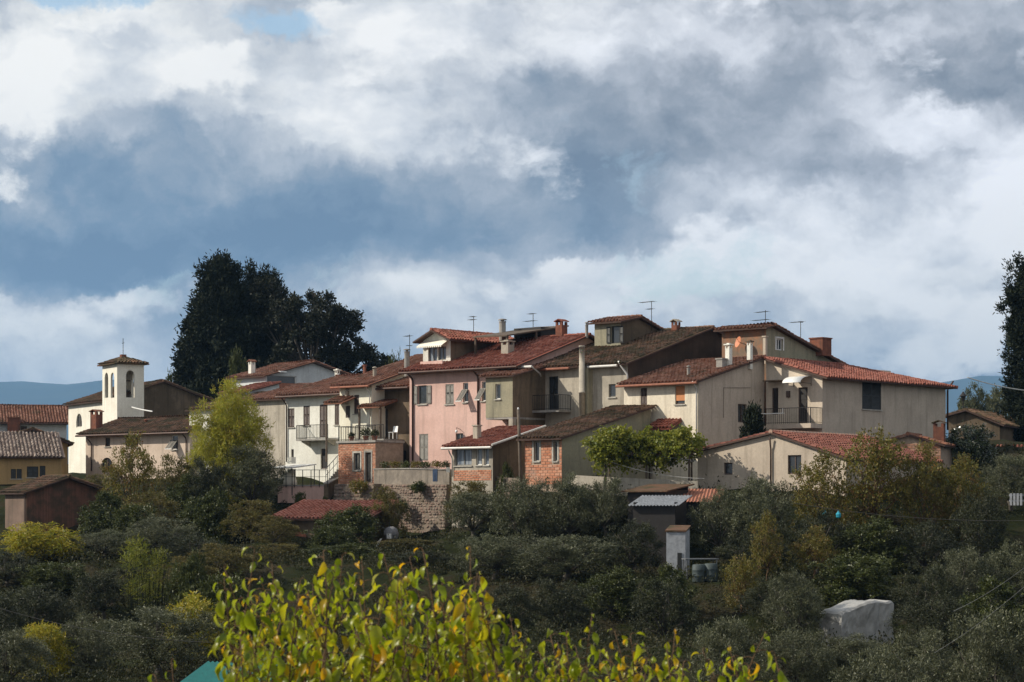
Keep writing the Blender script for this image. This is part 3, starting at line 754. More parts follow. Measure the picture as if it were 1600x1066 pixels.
# attic storey with its gable to the valley
at0 = Hp.loc(661, 560, t=1.3); at1 = Hp.loc(704, 560, t=1.3); zs = zpe+.33*1.3
ba = Hp.body(L=at1[0]-at0[0], W=6.6, s0=at0[0], t0=1.3, z0=zs)
zae = Hp.loc(661, 533, t=1.3)[2]
ba.win('front', 669, 683, 541, 566, 'glassp', mat='shutter_grey', sill=False); ba.win('front', 684.5, 697, 541, 563, 'glassp', mat='shutter_grey', sill=False)
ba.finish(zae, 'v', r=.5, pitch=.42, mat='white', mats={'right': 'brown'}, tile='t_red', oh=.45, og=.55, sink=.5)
aw = MB(); q0 = Hp.loc(662, 535, t=1.3); q1 = Hp.loc(701, 535, t=1.3); n = 13
for k in range(n):
    xa = q0[0]+(q1[0]-q0[0])*k/n; xb = q0[0]+(q1[0]-q0[0])*(k+1)/n
    aw.slab([(xa, 1.27, q0[2]+.02), (xb, 1.27, q0[2]+.02), (xb, .62, q0[2]-.34), (xa, .62, q0[2]-.34)], (0, .0, .02))
    aw.slab([(xa+.01, .61, q0[2]-.345), (xb-.01, .61, q0[2]-.345), (xb-.04, .61, q0[2]-.44), (xa+.04, .61, q0[2]-.44)], (0, -.008, 0))
Hp.part('awning', aw, 'awning')
bl = MB(); bl.box((at0[0]+.4, .62, zs-.28), (at1[0]-.1, .72, zs+.20)); bl.box((at0[0]+.4, .722, zs-.28), (at0[0]+.5, 1.29, zs+.20)); Hp.part('balcony_parapet', bl, 'pink')
# roof terrace canopy, chimneys and antennas
cv = MB(); c0 = Hp.loc(739, 526, t=2.6); c1 = Hp.loc(864, 509, t=8.8)
zc0, zc1 = c0[2], c1[2]; sx = c0[0]
cv.slab([(sx, 2.6, zc0), (sx+3.0, 2.6, zc0-.05), (sx+3.0, 8.8, zc1-.05), (sx, 8.8, zc1)], (0, 0, -.09)); cn = Hp.part('terrace_canopy', cv, 'wood')
for (xx, yy) in ((sx+.1, 2.75), (sx+2.9, 2.75), (sx+.1, 5.6), (sx+2.9, 5.6), (sx+2.9, 8.6)):
    po = MB(); zt = zc0+(zc1-zc0)*(yy-2.6)/6.2-.12; zr_ = zpe+.33*min(yy, 6.48)+.05; po.box((xx-.06, yy-.06, zr_), (xx+.06, yy+.06, zt)); po.build('post', M['wood'], cn)
bk = MB(); bk.box((sx+.3, 6.3, zpe+2.1), (sx+2.7, 8.5, zc1-.28)); bk.build('store_cupboard', M['dark'], cn)
Hp.chimney(779, 791, 498, 524, 5.2, 'flue', 'concrete'); Hp.chimney(783, 803, 532, 562, 2.2, 'block', 'old'); Hp.chimney(868, 886, 500, 524, 6.3, 'gable', 'chimbrick', 't_red')
Hp.chimney(631, 641, 545, 580, 1.6, 'flue', 'concrete')
Hp.antenna(740, 494, 512, 6.4, ((.05, .4, 5), (.25, .55, 6))); Hp.antenna(833, 490, 514, 6.6, ((.02, .55, 6), (.5, .9, 8))); Hp.antenna(640, 523, 546, 1.7, ((.1, .6, 6), (.75, .3, 4)))

# ---- olive grey bay house
He = House('row_house', 'narrow olive grey rendered house with jutting upper storey, right of the pink house', 'house', 759, 680, Yp(759, -1.5))
be = He.body(W=4.2, pxr=801)
be.win('front', 774, 782, 600, 624, 'glass', mat='trim')
zu = He.loc(759, 653, t=0)[2]
be.finish(He.loc(759, 590, t=0)[2], 'u', r=1.0, pitch=.24, mat='olive', mats={'right': 'brown'}, tile='t_mid', oh=.3, og=.35, zbase=zu, thick=.08)  # right wall painted darker than the olive front, for its shade
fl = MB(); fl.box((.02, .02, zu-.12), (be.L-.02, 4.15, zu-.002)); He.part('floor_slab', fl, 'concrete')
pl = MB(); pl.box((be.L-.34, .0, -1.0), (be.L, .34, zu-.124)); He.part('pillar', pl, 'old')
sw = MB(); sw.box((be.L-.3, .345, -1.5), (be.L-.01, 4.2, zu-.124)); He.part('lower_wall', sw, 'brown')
eb = MB(); e0 = He.loc(757, 577, t=1.4); e1 = He.loc(831, 573, t=1.4)
ef = MB(); ef.tube([e0, e1], .085, 8); He.part('gutter', ef, 'zinc')
dp = MB(); d0 = Vector(e1); dp.tube([d0, d0+Vector((.12, .1, -.15)), d0+Vector((.22, .5, -.42)), d0+Vector((.22, .62, -.6))], .05, 8); He.part('downpipe', dp, 'concrete', None, True)

# ---- old mossy roofed house with the balcony and tall flue
Hf = House('row_house', 'old grey cream house with mossy brown roof, balcony and tall pale flue', 'house', 836, 690, Yp(836, 1.6))
bf = Hf.body(W=13, pxr=981)
bf.win('front', 857, 872, 588, 641, 'glassdoor', mat='shutter_dark'); bf.win('front', 951, 962, 600, 621, 'glass', mat='shutter_grey')
zfe = Hf.loc(905, 572, t=0)[2]
bf.finish(zfe, 'u', r=.64, pitch=.31, mat='old', mats={'right': 'gable_brown'}, tile='t_brown', oh=.45, og=.3, sink=3)
for pa, pb in ((844, 889), (918, 964)):
    g0 = Vector(Hf.loc(pa, 576, t=-.47)); g1 = Vector(Hf.loc(pb, 576, t=-.47)); g0.z = g1.z = zfe-.14; gm = MB(); gm.tube([g0, g1], .08, 8); Hf.part('gutter', gm, 'zinc' if pa > 900 else 'terracotta')
a = Hf.loc(906, 655, t=-.5); ztop = Hf.loc(906, 541, t=-.5)[2]; zmid = Hf.loc(906, 572, t=-.5)[2]
pm = MB(); pm.box((a[0], -.5, a[2]-1), (a[0]+.62, -.002, zfe-.2)); Hf.part('flue_pier', pm, 'olive')
fm = MB(); fm.lathe((a[0]+.36, -.72, 0), [(.19, a[2]-.6), (.19, a[2]+1.6), (.215, a[2]+1.6), (.215, a[2]+1.7), (.19, a[2]+1.7), (.19, zmid), (.175, zmid), (.175, ztop-.1), (.2, ztop-.1), (.2, ztop)], 14); Hf.part('flue', fm, 'old', None, True)
b0 = Hf.loc(846, 643, t=0); b1 = Hf.loc(893, 643, t=0)
bs = MB(); bs.box((b0[0], -1.25, b0[2]-.14), (b1[0], -.002, b0[2])); bo = Hf.part('balcony', bs, 'concrete')
for q in (((b0[0]+.04, -1.2, b0[2]), (b1[0]-.04, -1.2, b0[2])), ((b1[0]-.04, -1.16, b0[2]), (b1[0]-.04, -.05, b0[2]))): Hf.railing(*q, parent=bo)
dpm = MB(); q = Vector(Hf.loc(966, 564, t=-.45)); dpm.tube([q, q+Vector((.12, .1, -.3)), q+Vector((.5, .25, -.85)), q+Vector((.55, .27, -1.3))], .055, 8); Hf.part('downpipe', dpm, 'zinc', None, True)
Hf.chimney(914, 919, 503, 520, 4.5, 'flue', 'concrete'); Hf.chimney(1049, 1063, 500, 522, 7.6, 'gable', 'chimbrick', 'old')
# attic box on its roof
i0 = Hf.loc(929, 540, t=4.4); i1 = Hf.loc(953, 540, t=4.4)
bi = Hf.body(L=i1[0]-i0[0]+.9, W=6.2, s0=i0[0], t0=4.4, z0=zfe+1.2)
bi.win('front', 955, 968, 509, 537, 'openshutter', mat='shutter_dark', sill=False)
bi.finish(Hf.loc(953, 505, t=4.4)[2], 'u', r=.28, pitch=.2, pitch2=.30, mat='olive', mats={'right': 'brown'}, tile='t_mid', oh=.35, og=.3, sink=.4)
Hf.antenna(1018, 471, 505, 7.0, ((.03, 1.1, 10), (.5, .5, 6)))

# ---- cream house with the orange blind
Hh = House('row_house', 'cream house with orange roller blind and small tiled door canopy', 'house', 975, 700, Yp(975, .5))
bh = Hh.body(W=6.6, pxr=1092)
bh.win('front', 1001, 1011, 606, 633, 'shutter'); bh.win('front', 1055, 1070, 603, 632, 'blind'); bh.win('front', 1040, 1060, 672, 706, 'door')
bh.win('right', 1153, 1167, 632, 660, 'glass', mat='shutter', sill=False)
zhe = Hh.loc(1000, 601, t=0)[2]
bh.finish(zhe, 'u', r=1.0, pitch=.26, mat='cream', mats={'right': 'tan'}, tile='t_mid', oh=.45, og=.22, sink=3, gutter='terracotta')
Hh.downpipe(1089.5, 596, 716, mat='zinc', oh=.45, r=.045)
c0 = Hh.loc(1027, 672, t=0); c1 = Hh.loc(1066, 672, t=0); zt = Hh.loc(1040, 655, t=0)[2]
pc = [Vector((c0[0], -1.15, zt-.62)), Vector((c1[0], -1.15, zt-.62)), Vector((c1[0], -.01, zt-.1)), Vector((c0[0], -.01, zt-.1))]
cm = MB(); cm.slab(pc, (0, .02, -.07)); co = Hh.part('door_canopy', cm, 't_red'); tile_field(pc, M['t_red'], 'tiles', co)
for xx in (c0[0]+.15, c1[0]-.25):
    br = MB(); br.hexa([(xx, -.95, zt-.72), (xx+.1, -.95, zt-.72), (xx+.1, -.01, zt-1.35), (xx, -.01, zt-1.35), (xx, -.82, zt-.62), (xx+.1, -.82, zt-.62), (xx+.1, -.01, zt-1.18), (xx, -.01, zt-1.18)]); br.build('bracket', M['wood'], co)
Hh.chimney(1133, 1144, 537, 572, 3.6, 'block', 'white'); Hh.chimney(1167, 1176, 532, 568, 4.9, 'block', 'white', 'brown'); Hh.chimney(1119, 1135, 560, 576, 3.1, 'plain', 'concrete')
Hh.chimney(1073, 1078, 571, 584, 1.4, 'flue', 'concrete')
cd = MB(); p = [Hh.loc(x, y, s_=bh.L) for x, y in ((1130, 653), (1130, 606), (1172, 606))]; cd.tube([(p_[0]+.025, p_[1], p_[2]) for p_ in p], .014, 5); Hh.part('cable', cd, 'polewood')

# ---- higher house behind with brick patch and dish
Hj = House('upper_house', 'high house at the back with bare brick front, sloping roof and small white framed window', 'house', 1128, 600, Yp(1128, 8.5))
bj = Hj.body(W=9, pxr=1197)
bj.win('right', 1213, 1223, 530, 547, 'glass', mat='trim', surround='trim', sill=False)
bj.finish(Hj.loc(1197, 513, t=0)[2], 'u', r=.06, pitch=.2, pitch2=.27, mat='patch', mats={'right': 'olive'}, tile='t_mid', oh=.45, og=.35, sink=3)
Hj.chimney(1265, 1299, 528, 548, 5.4, 'plain', 'chimbrick'); Hj.chimney(1192, 1199, 525, 560, -.75, 'plain', 'tan')
Hj.antenna(1196, 485, 510, .8, ((.1, .85, 9), (.6, 1.1, 10))); Hj.antenna(1251, 502, 530, 3.8, ((.05, .9, 9), (.08, .15, 3)))
ds = MB(); q = Vector(Hj.loc(1155, 535, t=-.5)); nn = Vector((-.45, -.85, .28)).normalized(); aa = nn.cross(Vector((0, 0, 1))).normalized(); bb = nn.cross(aa)
ring = lambda r, d: [q+nn*d+(aa*math.cos(2*math.pi*j/14)+bb*math.sin(2*math.pi*j/14))*r for j in range(14)]
prev = None
for r, d in ((.05, 0), (.2, .03), (.36, .10)):
    cur = ring(r, d)
    if prev:
        for j in range(14): ds.quad(prev[j], prev[(j+1) % 14], cur[(j+1) % 14], cur[j])
    prev = cur
do = Hj.part('satellite_dish', ds, 'dish', None, True); ar = MB(); ar.tube([q, q+Vector((.1, .5, -.1))], .02, 5); ar.tube([q, q-bb*.3+nn*.35], .012, 5); ar.build('dish_arm', M['iron'], do)

# ---- big tan house at the right end
Hk = House('row_house', 'big tan house at the right end with bright red hipped tile roof', 'house', 1197, 668, Yp(1197, 7.0))
bk = Hk.body(W=14.0, pxr=1285)
bk.win('front', 1247, 1262, 605, 662, 'door'); bk.win('front', 1206, 1216, 606, 648, 'door')
bk.win('right', 1347, 1377, 597, 639, 'shutter', mat='shutter_dark')
zk0 = Hk.loc(1285, 590, t=0)[2]; pk = .29
bk.finish(zk0+pk*bk.L, 'v', r=0.0, pitch=pk, mat='beige', mats={'right': 'tan'}, tile='t_new', oh=.55, og=.30, sink=4.5, hip_back=5.6)
q = Hk.loc(1479, 592, s_=bk.L); Hk.downpipe(1479, 596, 672, s_=bk.L, right=True, oh=.5, r=.06)
f0 = Hk.loc(1212, 664, t=0); f1 = Hk.loc(1286, 664, t=0)
bs = MB(); bs.box((f0[0], -1.3, f0[2]-.30), (bk.L+.05, -.002, f0[2]-.02)); bo = Hk.part('balcony', bs, 'tan')
Hk.railing((f0[0]+.05, -1.25, f0[2]-.02), (bk.L, -1.25, f0[2]-.02), parent=bo); Hk.railing((bk.L, -1.2, f0[2]-.02), (bk.L, -.05, f0[2]-.02), parent=bo)
ln = MB(); z = f0[2]+.62; ln.tube([(f0[0]-.1, -1.45, z), (f0[0]+1.55, -1.45, z)], .03, 6)
for xx in (f0[0]-.1, f0[0]+1.55): ln.tube([(xx, -1.45, z+.3), (xx, -1.45, z), (xx, -1.27, z)], .022, 6)
ln.build('drying_rack', M['plasticw'], bo)
cp0 = Hk.loc(1243, 603, t=0); cp1 = Hk.loc(1266, 603, t=0); cm = MB(); n = 8; prev = None
for k in range(n+1):
    ang = math.pi*.5*k/n; y_ = -1.15*math.sin(ang); z_ = cp0[2]+.12+.42*math.cos(ang); cur = [(cp0[0]-.15, y_-.02, z_), (cp1[0]+.1, y_-.02, z_)]
    if prev: cm.slab([prev[0], prev[1], cur[1], cur[0]], (0, 0, .015))
    prev = cur
co = Hk.part('door_canopy', cm, 'plasticw', None, True)
for xx in (cp0[0]-.13, cp1[0]+.08):
    br = MB(); br.tube([(xx, -.02, cp0[2]-.05), (xx, -.02, cp0[2]+.5)], .018, 5); br.tube([(xx, -.02, cp0[2]+.1), (xx, -1.12, cp0[2]+.12)], .016, 5); br.build('bracket', M['iron'], co)
bm = MB(); z = Hk.loc(1240, 612, t=0); bm.box((z[0]-.45, -.16, z[2]-.35), (z[0]-.25, -.002, z[2]+.05)); Hk.part('meter_box', bm, 'shutter')
cs = MB(); q = Hk.loc(1204, 597, t=0); cs.box((q[0]-.1, -.7, q[2]), (q[0]+1.0, -.002, q[2]+.07)); Hk.part('lintel_slab', cs, 'brown')

# ---- white house left of the pink one (B) and brown stained house (C)
Hc = House('row_house', 'brown stained old house with open terrace, tucked against the pink house', 'house', 583, 722, Yp(583, 1.0))
bc = Hc.body(W=8, pxr=648)
bc.win('front', 617, 635, 704, 724, 'door'); bc.win('front', 596, 606, 638, 684, 'glassdoor', mat='shutter')
zce = Hc.loc(600, 605, t=0)[2]
bc.finish(zce, 'u', r=1.0, pitch=.27, mat='brown', tile='t_mid', oh=.75, og=.15, sink=2.5, gutter='copper')
ts0 = Hc.loc(586, 688, t=0); ts1 = Hc.loc(646, 688, t=0)
ts = MB(); ts.box((ts0[0], -1.9, ts0[2]-.32), (ts1[0]-.9, -.002, ts0[2])); to = Hc.part('terrace_slab', ts, 'concrete')
Hc.railing((ts0[0]+.05, -1.85, ts0[2]), (ts1[0]-.95, -1.85, ts0[2]), parent=to, n=18)
pc = [Vector((ts0[0]+.05, -1.75, ts0[2]+2.15)), Vector((ts0[0]+2.2, -1.75, ts0[2]+2.15)), Vector((ts0[0]+2.2, -.01, ts0[2]+2.65)), Vector((ts0[0]+.05, -.01, ts0[2]+2.65))]
cm = MB(); cm.slab(pc, (0, 0, -.08)); co = Hc.part('porch_roof', cm, 't_mid'); tile_field(pc, M['t_mid'], 'tiles', co)
for xx in (ts0[0]+.12, ts0[0]+2.1):
    po = MB(); po.box((xx-.06, -1.65, ts0[2]), (xx+.06, -1.53, ts0[2]+2.11)); po.build('post', M['wood'], co)
for xx in (ts0[0]+.15, ts0[0]+1.6):
    pw = MB(); pw.box((xx, -1.85, -2), (xx+.35, -1.5, ts0[2]-.324)); pw.build('pier', M['brown'], to)

Hb = House('row_house', 'bright pale yellow house with terrace and flower pots, left of the brown house', 'house', 531, 722, Yp(531, -.2))
bb_ = Hb.body(W=9, pxr=581)
bb_.win('front', 553, 561, 617, 647, 'shutter'); bb_.win('front', 540, 547, 634, 653, 'shutter', sill=False)
zbe = Hb.loc(560, 602, t=0)[2]
bb_.finish(zbe, 'u', r=.85, pitch=.30, mat='bright', tile='t_mid', oh=.55, og=.3, sink=2.5, gutter='terracotta')
Hb.chimney(582, 589, 573, 600, 1.6, 'flue', 'old'); Hb.chimney(567, 572, 570, 592, 3.4, 'plain', 'chimbrick'); Hb.downpipe(579, 604, 668, mat='zinc', oh=.5, r=.04)
pc0 = Hb.loc(517, 636, t=-.6); pc1 = Hb.loc(541, 636, t=-.6)
pc = [Vector((pc0[0], -1.3, pc0[2]+.2)), Vector((pc1[0]+.3, -1.3, pc0[2]+.2)), Vector((pc1[0]+.3, .3, pc0[2]+.75)), Vector((pc0[0], .3, pc0[2]+.75))]
cm = MB(); cm.slab(pc, (0, 0, -.08)); co = Hb.part('stair_roof', cm, 't_mid'); tile_field(pc, M['t_mid'], 'tiles', co)
po = MB(); po.box((pc0[0]+.1, -1.2, 0), (pc0[0]+.2, -1.1, pc0[2]+.12)); po.build('post', M['wood'], co)
Hb.chimney(539, 545, 607, 624, -.2, 'flue', 'old')
# terrace block in front of it, old brick with plaster door surround
tb0 = Hb.loc(529, 690, t=-2.6); tb1 = Hb.loc(587, 690, t=-2.6)
zt = tb0[2]
bt = Hb.body(L=tb1[0]-tb0[0], W=2.55, s0=tb0[0], t0=-2.6)
bt.win('front', 553, 563, 708, 735, 'glass', mat='shutter_grey', surround='stone'); bt.win('front', 571, 580, 707, 754, 'door', surround='concrete')
for sd_ in ('front', 'right', 'left'): bt.wall(sd_, -3.2, [(0, zt-.12), (bt.L if sd_ == 'front' else bt.W, zt-.12)], 'mortar')
bs = MB(); bs.box((tb0[0]-.12, -2.72, zt-.116), (tb1[0]+.1, -.002, zt+.02)); bo = Hb.part('terrace', bs, 'concrete')
hz = [(a-.13, b+.13, c-.12, d+.13) for a, b, c, d, _, _ in bt.holes['front']]
brick_wall(bo, lambda d, z, e: (tb0[0]+d, -2.6+e, z), 0, bt.L, zt-2.95, zt-.13, hz, 'brick', bl=.29, bh=.115)
Hb.railing((tb0[0], -2.6, zt+.02), (tb1[0], -2.6, zt+.02), parent=bo, n=22); Hb.railing((tb0[0], -2.55, zt+.02), (tb0[0], -.1, zt+.02), parent=bo, n=12)
TERR = (Hb, tb0, tb1, zt)

# ---- long house further left (A)
Ha = House('row_house', 'long white plastered house with brown shutters and small balcony, beside the bamboo', 'house', 446, 735, Yp(446, 1.2))
bA = Ha.body(W=9, pxr=552)
for r_ in ((450, 460, 638, 668), (474, 484, 634, 665), (523, 530, 631, 664)): bA.win('front', *r_, 'shutter')
bA.win('front', 499.5, 511, 632, 684, 'shutter', sill=False); bA.win('front', 501, 512, 701, 733, 'door'); bA.win('front', 455, 459, 702, 715, 'glass')
zA = Ha.loc(500, 616, t=0)[2]
bA.finish(zA, 'u', r=.6, pitch=.27, mat='white', tile='t_mid', oh=.55, og=.35, sink=3, gutter='copper')
Ha.downpipe(449, 622, 722, oh=.55)
b0 = Ha.loc(478, 687, t=0); b1 = Ha.loc(528, 687, t=0)
bs = MB(); bs.box((b0[0], -.95, b0[2]-.12), (b1[0], -.002, b0[2])); bo = Ha.part('balcony', bs, 'concrete')
Ha.railing((b0[0]+.03, -.92, b0[2]), (b1[0]-.03, -.92, b0[2]), parent=bo); Ha.railing((b0[0]+.03, -.9, b0[2]), (b0[0]+.03, -.03, b0[2]), parent=bo, n=6)
for xx in (b0[0]+.3, b1[0]-.4):
    br = MB(); br.hexa([(xx, -.7, b0[2]-.2), (xx+.12, -.7, b0[2]-.2), (xx+.12, -.002, b0[2]-.5), (xx, -.002, b0[2]-.5), (xx, -.7, b0[2]-.124), (xx+.12, -.7, b0[2]-.124), (xx+.12, -.002, b0[2]-.124), (xx, -.002, b0[2]-.124)]); br.build('bracket', M['stone'], bo)
Ha.chimney(523, 531, 577, 592, 6.5, 'block', 'white')
# lower annex on its left
an0 = Ha.loc(410, 622, t=3.0)
bn = Ha.body(L=-an0[0]+.0, W=5.5, s0=an0[0], t0=1.2)
bn.finish(Ha.loc(430, 625, t=1.2)[2], 'u', r=1.0, pitch=.24, mat='cold', mats={'front': 'old'}, tile='t_mid', oh=.35, og=.2, sink=3, skip=('right',))

# ---- white gabled house under the trees
Hw = House('gabled_house', 'white house with low gable and loggia under the dark trees', 'house', 362, 660, 186, R(50))
bw = Hw.body(W=9.0, pxr=415)
zwe = Hw.loc(415, 588, t=0)[2]
bw.win('right', 417, 463, 588, 605, 'half', mat='trim', sill=False)
bw.finish(zwe, 'u', r=.5, pitch=.27, mat='cold', tile='t_mid', oh=.4, og=.35, sink=2)
Hw.chimney(388, 399, 563, 592, .5, 'gable', 'white', 't_mid')
lw_ = MB(); q = Hw.loc(418, 606, s_=bw.L); q2 = Hw.loc(463, 606, s_=bw.L); lw_.box((bw.L+.02, q[1], q[2]-.1), (bw.L+.10, q2[1], q[2]+.42)); Hw.part('loggia_parapet', lw_, 'orange')
lm = MB(); q = Hw.loc(433, 582, s_=bw.L); q2 = Hw.loc(443, 582, s_=bw.L); lm.box((bw.L+.02, q[1], q[2]), (bw.L+.45, q2[1], q[2]+.1)); Hw.part('gable_light', lm, 'plasticw')
bx_ = Hw.body(L=3.2, W=3.2, s0=bw.L-1.0, t0=-3.4)
bx_.finish(Hw.loc(415, 612, t=-3.4)[2], 'u', r=1, pitch=.25, mat='cold', tile='t_red', oh=.3, og=.2, sink=3)

# ---- church with its bell tower
Hch = House('church', 'small white church with square bell tower, arched bell openings and low tiled roof', 'church', 107, 742, 206, R(60))
bch = Hch.body(W=9.6, pxr=172)
bch.win('front', 119, 128, 646, 668, 'glass', arch=True, mat='stone', sill=False)
bch.finish(Hch.loc(107, 633, t=0)[2], 'u', r=.5, pitch=.34, mat='church', mats={'right': 'brown'}, tile='t_brown', oh=.4, og=.3, sink=2)  # shade of the white right gable is painted in brown
tw0 = Hch.loc(160, 700, t=-.6)
tw1 = Hch.loc(183, 700, t=-.6); Lt = tw1[0]-tw0[0]; Wt = Hch.loc(225, 700, s_=tw1[0])[1]+.6
bto = Hch.body(L=Lt, W=Wt, s0=tw0[0], t0=-.6)
ztt = Hch.loc(183, 569, t=-.6)[2]
bto.win('front', 163.5, 169, 582, 622, 'open', arch=True); bto.win('front', 173, 178.5, 582, 622, 'open', arch=True); bto.win('right', 197, 210, 579, 621, 'open', arch=True)
d0, d1, z0_, z1_, _, _ = bto.holes['right'][0]
bto.holes['left'].append((d0, d1, z0_, z1_, True, .16)); bto.holes['back'].append((Lt*.3, Lt*.7, z0_, z1_, True, .16))
for sd_ in ('front', 'right', 'left', 'back'): bto.wall(sd_, -2, [(0, ztt), (Lt if sd_ in ('front', 'back') else Wt, ztt)], 'church', 'tower_wall')
fl = MB(); fl.box((tw0[0]+.01, -.59, z0_-.25), (tw1[0]-.01, -.61+Wt, z0_-.05)); Hch.part('bell_floor', fl, 'concrete')
o_ = .35; cx, cy = tw0[0]+Lt/2, -.6+Wt/2
cr = [Vector((tw0[0]-o_, -.6-o_, ztt+.1)), Vector((tw1[0]+o_, -.6-o_, ztt+.1)), Vector((tw1[0]+o_, -.6+Wt+o_, ztt+.1)), Vector((tw0[0]-o_, -.6+Wt+o_, ztt+.1))]; ap = Vector((cx, cy, ztt+.1+.62))
rf = MB(); rf.slab(cr, (0, 0, -.09)); ro = Hch.part('tower_roof', rf, 't_brown')
for k in range(4):
    tri = [cr[k], cr[(k+1) % 4], ap]; tm = MB(); tm.quad(*tri); tm.build('roof_slope', M['t_brown'], ro); tile_field(tri, M['t_brown'], 'tiles', ro, seed=k)
pb = MB(); pb.box((cx-.22, cy-.22, ap.z-.3), (cx+.22, cy+.22, ap.z+.22)); Hch.part('finial_block', pb, 'chimbrick')
cr_ = MB(); cr_.tube([(cx, cy, ap.z+.2), (cx, cy, ap.z+1.6)], .025, 6); cr_.tube([(cx-.28, cy, ap.z+1.2), (cx+.28, cy, ap.z+1.2)], .022, 6); Hch.part('cross', cr_, 'iron')
be_ = MB(); be_.lathe((cx, cy, z0_+.6), [(.42, 0), (.40, .08), (.28, .3), (.24, .6), (.12, .74), (.03, .78)], 14); bl_ = Hch.part('bell', be_, 'iron', None, True)
yk = MB(); yk.box((tw0[0]+.05, cy-.06, z0_+1.36), (tw1[0]-.05, cy+.06, z0_+1.5)); yk.build('bell_yoke', M['wood'], bl_)

# ---- house in front of the church
Hs = House('valley_house', 'long cream house with tiled roof and arched door, in front of the church', 'house', 134, 738, 182, R(38))
bS = Hs.body(W=6.5, pxr=296)
bS.win('front', 164, 172, 684, 698, 'glass'); bS.win('front', 196, 216, 679, 699, 'shutter', mat='wood'); bS.win('front', 158, 176, 715, 738, 'glass', arch=True, sill=False); bS.win('front', 268, 278, 680, 703, 'awning', mat='trim')
bS.finish(Hs.loc(134, 679, t=0)[2], 'u', r=.62, pitch=.30, mat='rose', tile='t_brown', oh=.55, og=.5, sink=2, gutter='copper')
Hs.chimney(141, 160, 641, 672, .7, 'gable', 'chimbrick', 't_mid'); Hs.chimney(225, 231, 655, 668, 2.4, 'flue', 'chimbrick')
Hs.downpipe(144, 684, 736, oh=.55); Hs.downpipe(292, 676, 720, oh=.55)
Hs2 = House('valley_house', 'plain white house end showing between the church house and the bamboo', 'house', 296, 730, 176, R(42))
b2 = Hs2.body(W=6, pxr=330)
b2.finish(Hs2.loc(300, 642, t=0)[2], 'u', r=1, pitch=.25, mat='white', tile='t_brown', oh=.3, og=.2, sink=2)

# ---- far left houses
Hl = House('valley_house', 'wide house with long red tiled roof at the left edge', 'house', -120, 730, 216, R(-14))
bl1 = Hl.body(W=10, pxr=104)
bl1.win('front', 32, 42, 666, 684, 'shutter')
bl1.finish(Hl.loc(60, 660, t=0)[2], 'u', r=.5, pitch=.33, mat='cold', tile='t_mid', oh=.6, og=.5, sink=2, gutter='copper')
Hl.chimney(12, 26, 652, 700, -.9, 'plain', 'chimbrick')
Hy = House('valley_house', 'ochre yellow house with lichen streaked low roof and dark windows', 'house', -60, 756, 170, R(-15))
by = Hy.body(W=6.5, pxr=97)
for r_ in ((17, 25, 733, 748), (26, 34, 733, 748), (42, 60, 729, 746), (62, 71, 728, 745)): by.win('front', *r_, 'shutter', mat='shutter_dark')
by.finish(Hy.loc(50, 714, t=0)[2], 'u', r=1, pitch=.30, mat='ochre', tile='t_pale', oh=.5, og=.2, sink=3)
y0 = Hy.loc(30, 700, t=6.52)
by2 = Hy.body(L=Hy.loc(106, 700, t=6.52)[0]-y0[0], W=6, s0=y0[0], t0=6.52)
by2.finish(Hy.loc(106, 694, t=6.52)[2]+.72, 'v', r=.28, pitch=.30, pitch2=.38, mat='ochre', tile='t_brown', oh=.4, og=.45, sink=3)
Hbr = House('brick_shed', 'dark brick outbuilding with low gable roof at the lower left', 'shed', 8, 845, 158, R(55))
bbr = Hbr.body(W=5.4, pxr=41)
m_, t_ = new_mat('old brick courses'); co_ = t_.n('ShaderNodeTexCoord').outputs['Object']
bt_ = t_.n('ShaderNodeTexBrick', {'Vector': t_.n('ShaderNodeVectorMath', {0: co_, 1: (1, 1, 1)}, operation='MULTIPLY').outputs[0], 'Color1': (.20, .085, .055, 1), 'Color2': (.14, .06, .04, 1), 'Mortar': (.17, .13, .10, 1), 'Scale': 4.0})
out(t_, principled(t_, t_.mix(t_.ramp(t_.noise(co_, .9, 6, .6), [(.45, (0, 0, 0)), (.62, (.75, .75, .75))]), t_.mix(.0, bt_.outputs[0], (0, 0, 0)), (.055, .05, .035)), .95, None, .1)); M['brick_far'] = m_
bbr.finish(Hbr.loc(41, 770, t=0)[2], 'u', r=.55, pitch=.33, mat='brick_far', mats={'front': 'shedplaster'}, tile='t_brown', oh=.4, og=.4, sink=3)
dr = MB(); q = Hbr.loc(41, 772, t=-.1); dr.tube([(bbr.L-.02, -.08, q[2]-.1), (bbr.L-.02, -.08, -2)], .05, 6); Hbr.part('downpipe', dr, 'copper')

# ---- sun room with hipped roof below the bay house
Hn = House('sun_room', 'small glazed sun room with red tiled roof and white gutter below the pink house', 'outbuilding', 706, 748, Yp(706, -6.0))
bN = Hn.body(W=4.4, pxr=770)
bN.win('front', 711, 737, 700, 728, 'glassp', mat='shutter_grey'); bN.win('front', 744, 753, 700, 727, 'glassp', mat='trim'); bN.win('front', 756.5, 764, 700, 727, 'glassp', mat='trim')
zne = Hn.loc(735, 698, t=0)[2]
bN.finish(zne, 'u', r=1.0, pitch=.26, mat='olive', mats={'front': 'old', 'right': 'brown'}, tile='t_red', oh=.5, og=.35, sink=3, gutter='zinc')  # right wall's shade is put into its brown colour
Hn.chimney(739, 752, 664, 692, 1.2, 'plain', 'old'); Hn.downpipe(708, 704, 745, mat='zinc', oh=.4, r=.04)
rp = MB(); a_ = bN.planes[0]; rp.tube([a_[1]+Vector((.03, 0, .06)), a_[2]+Vector((.03, 0, .06))], .07, 6); Hn.part('verge', rp, 'zinc')
hz = [(a-.02, b+.02, c-.09, d) for a, b, c, d, _, _ in bN.holes['front']]
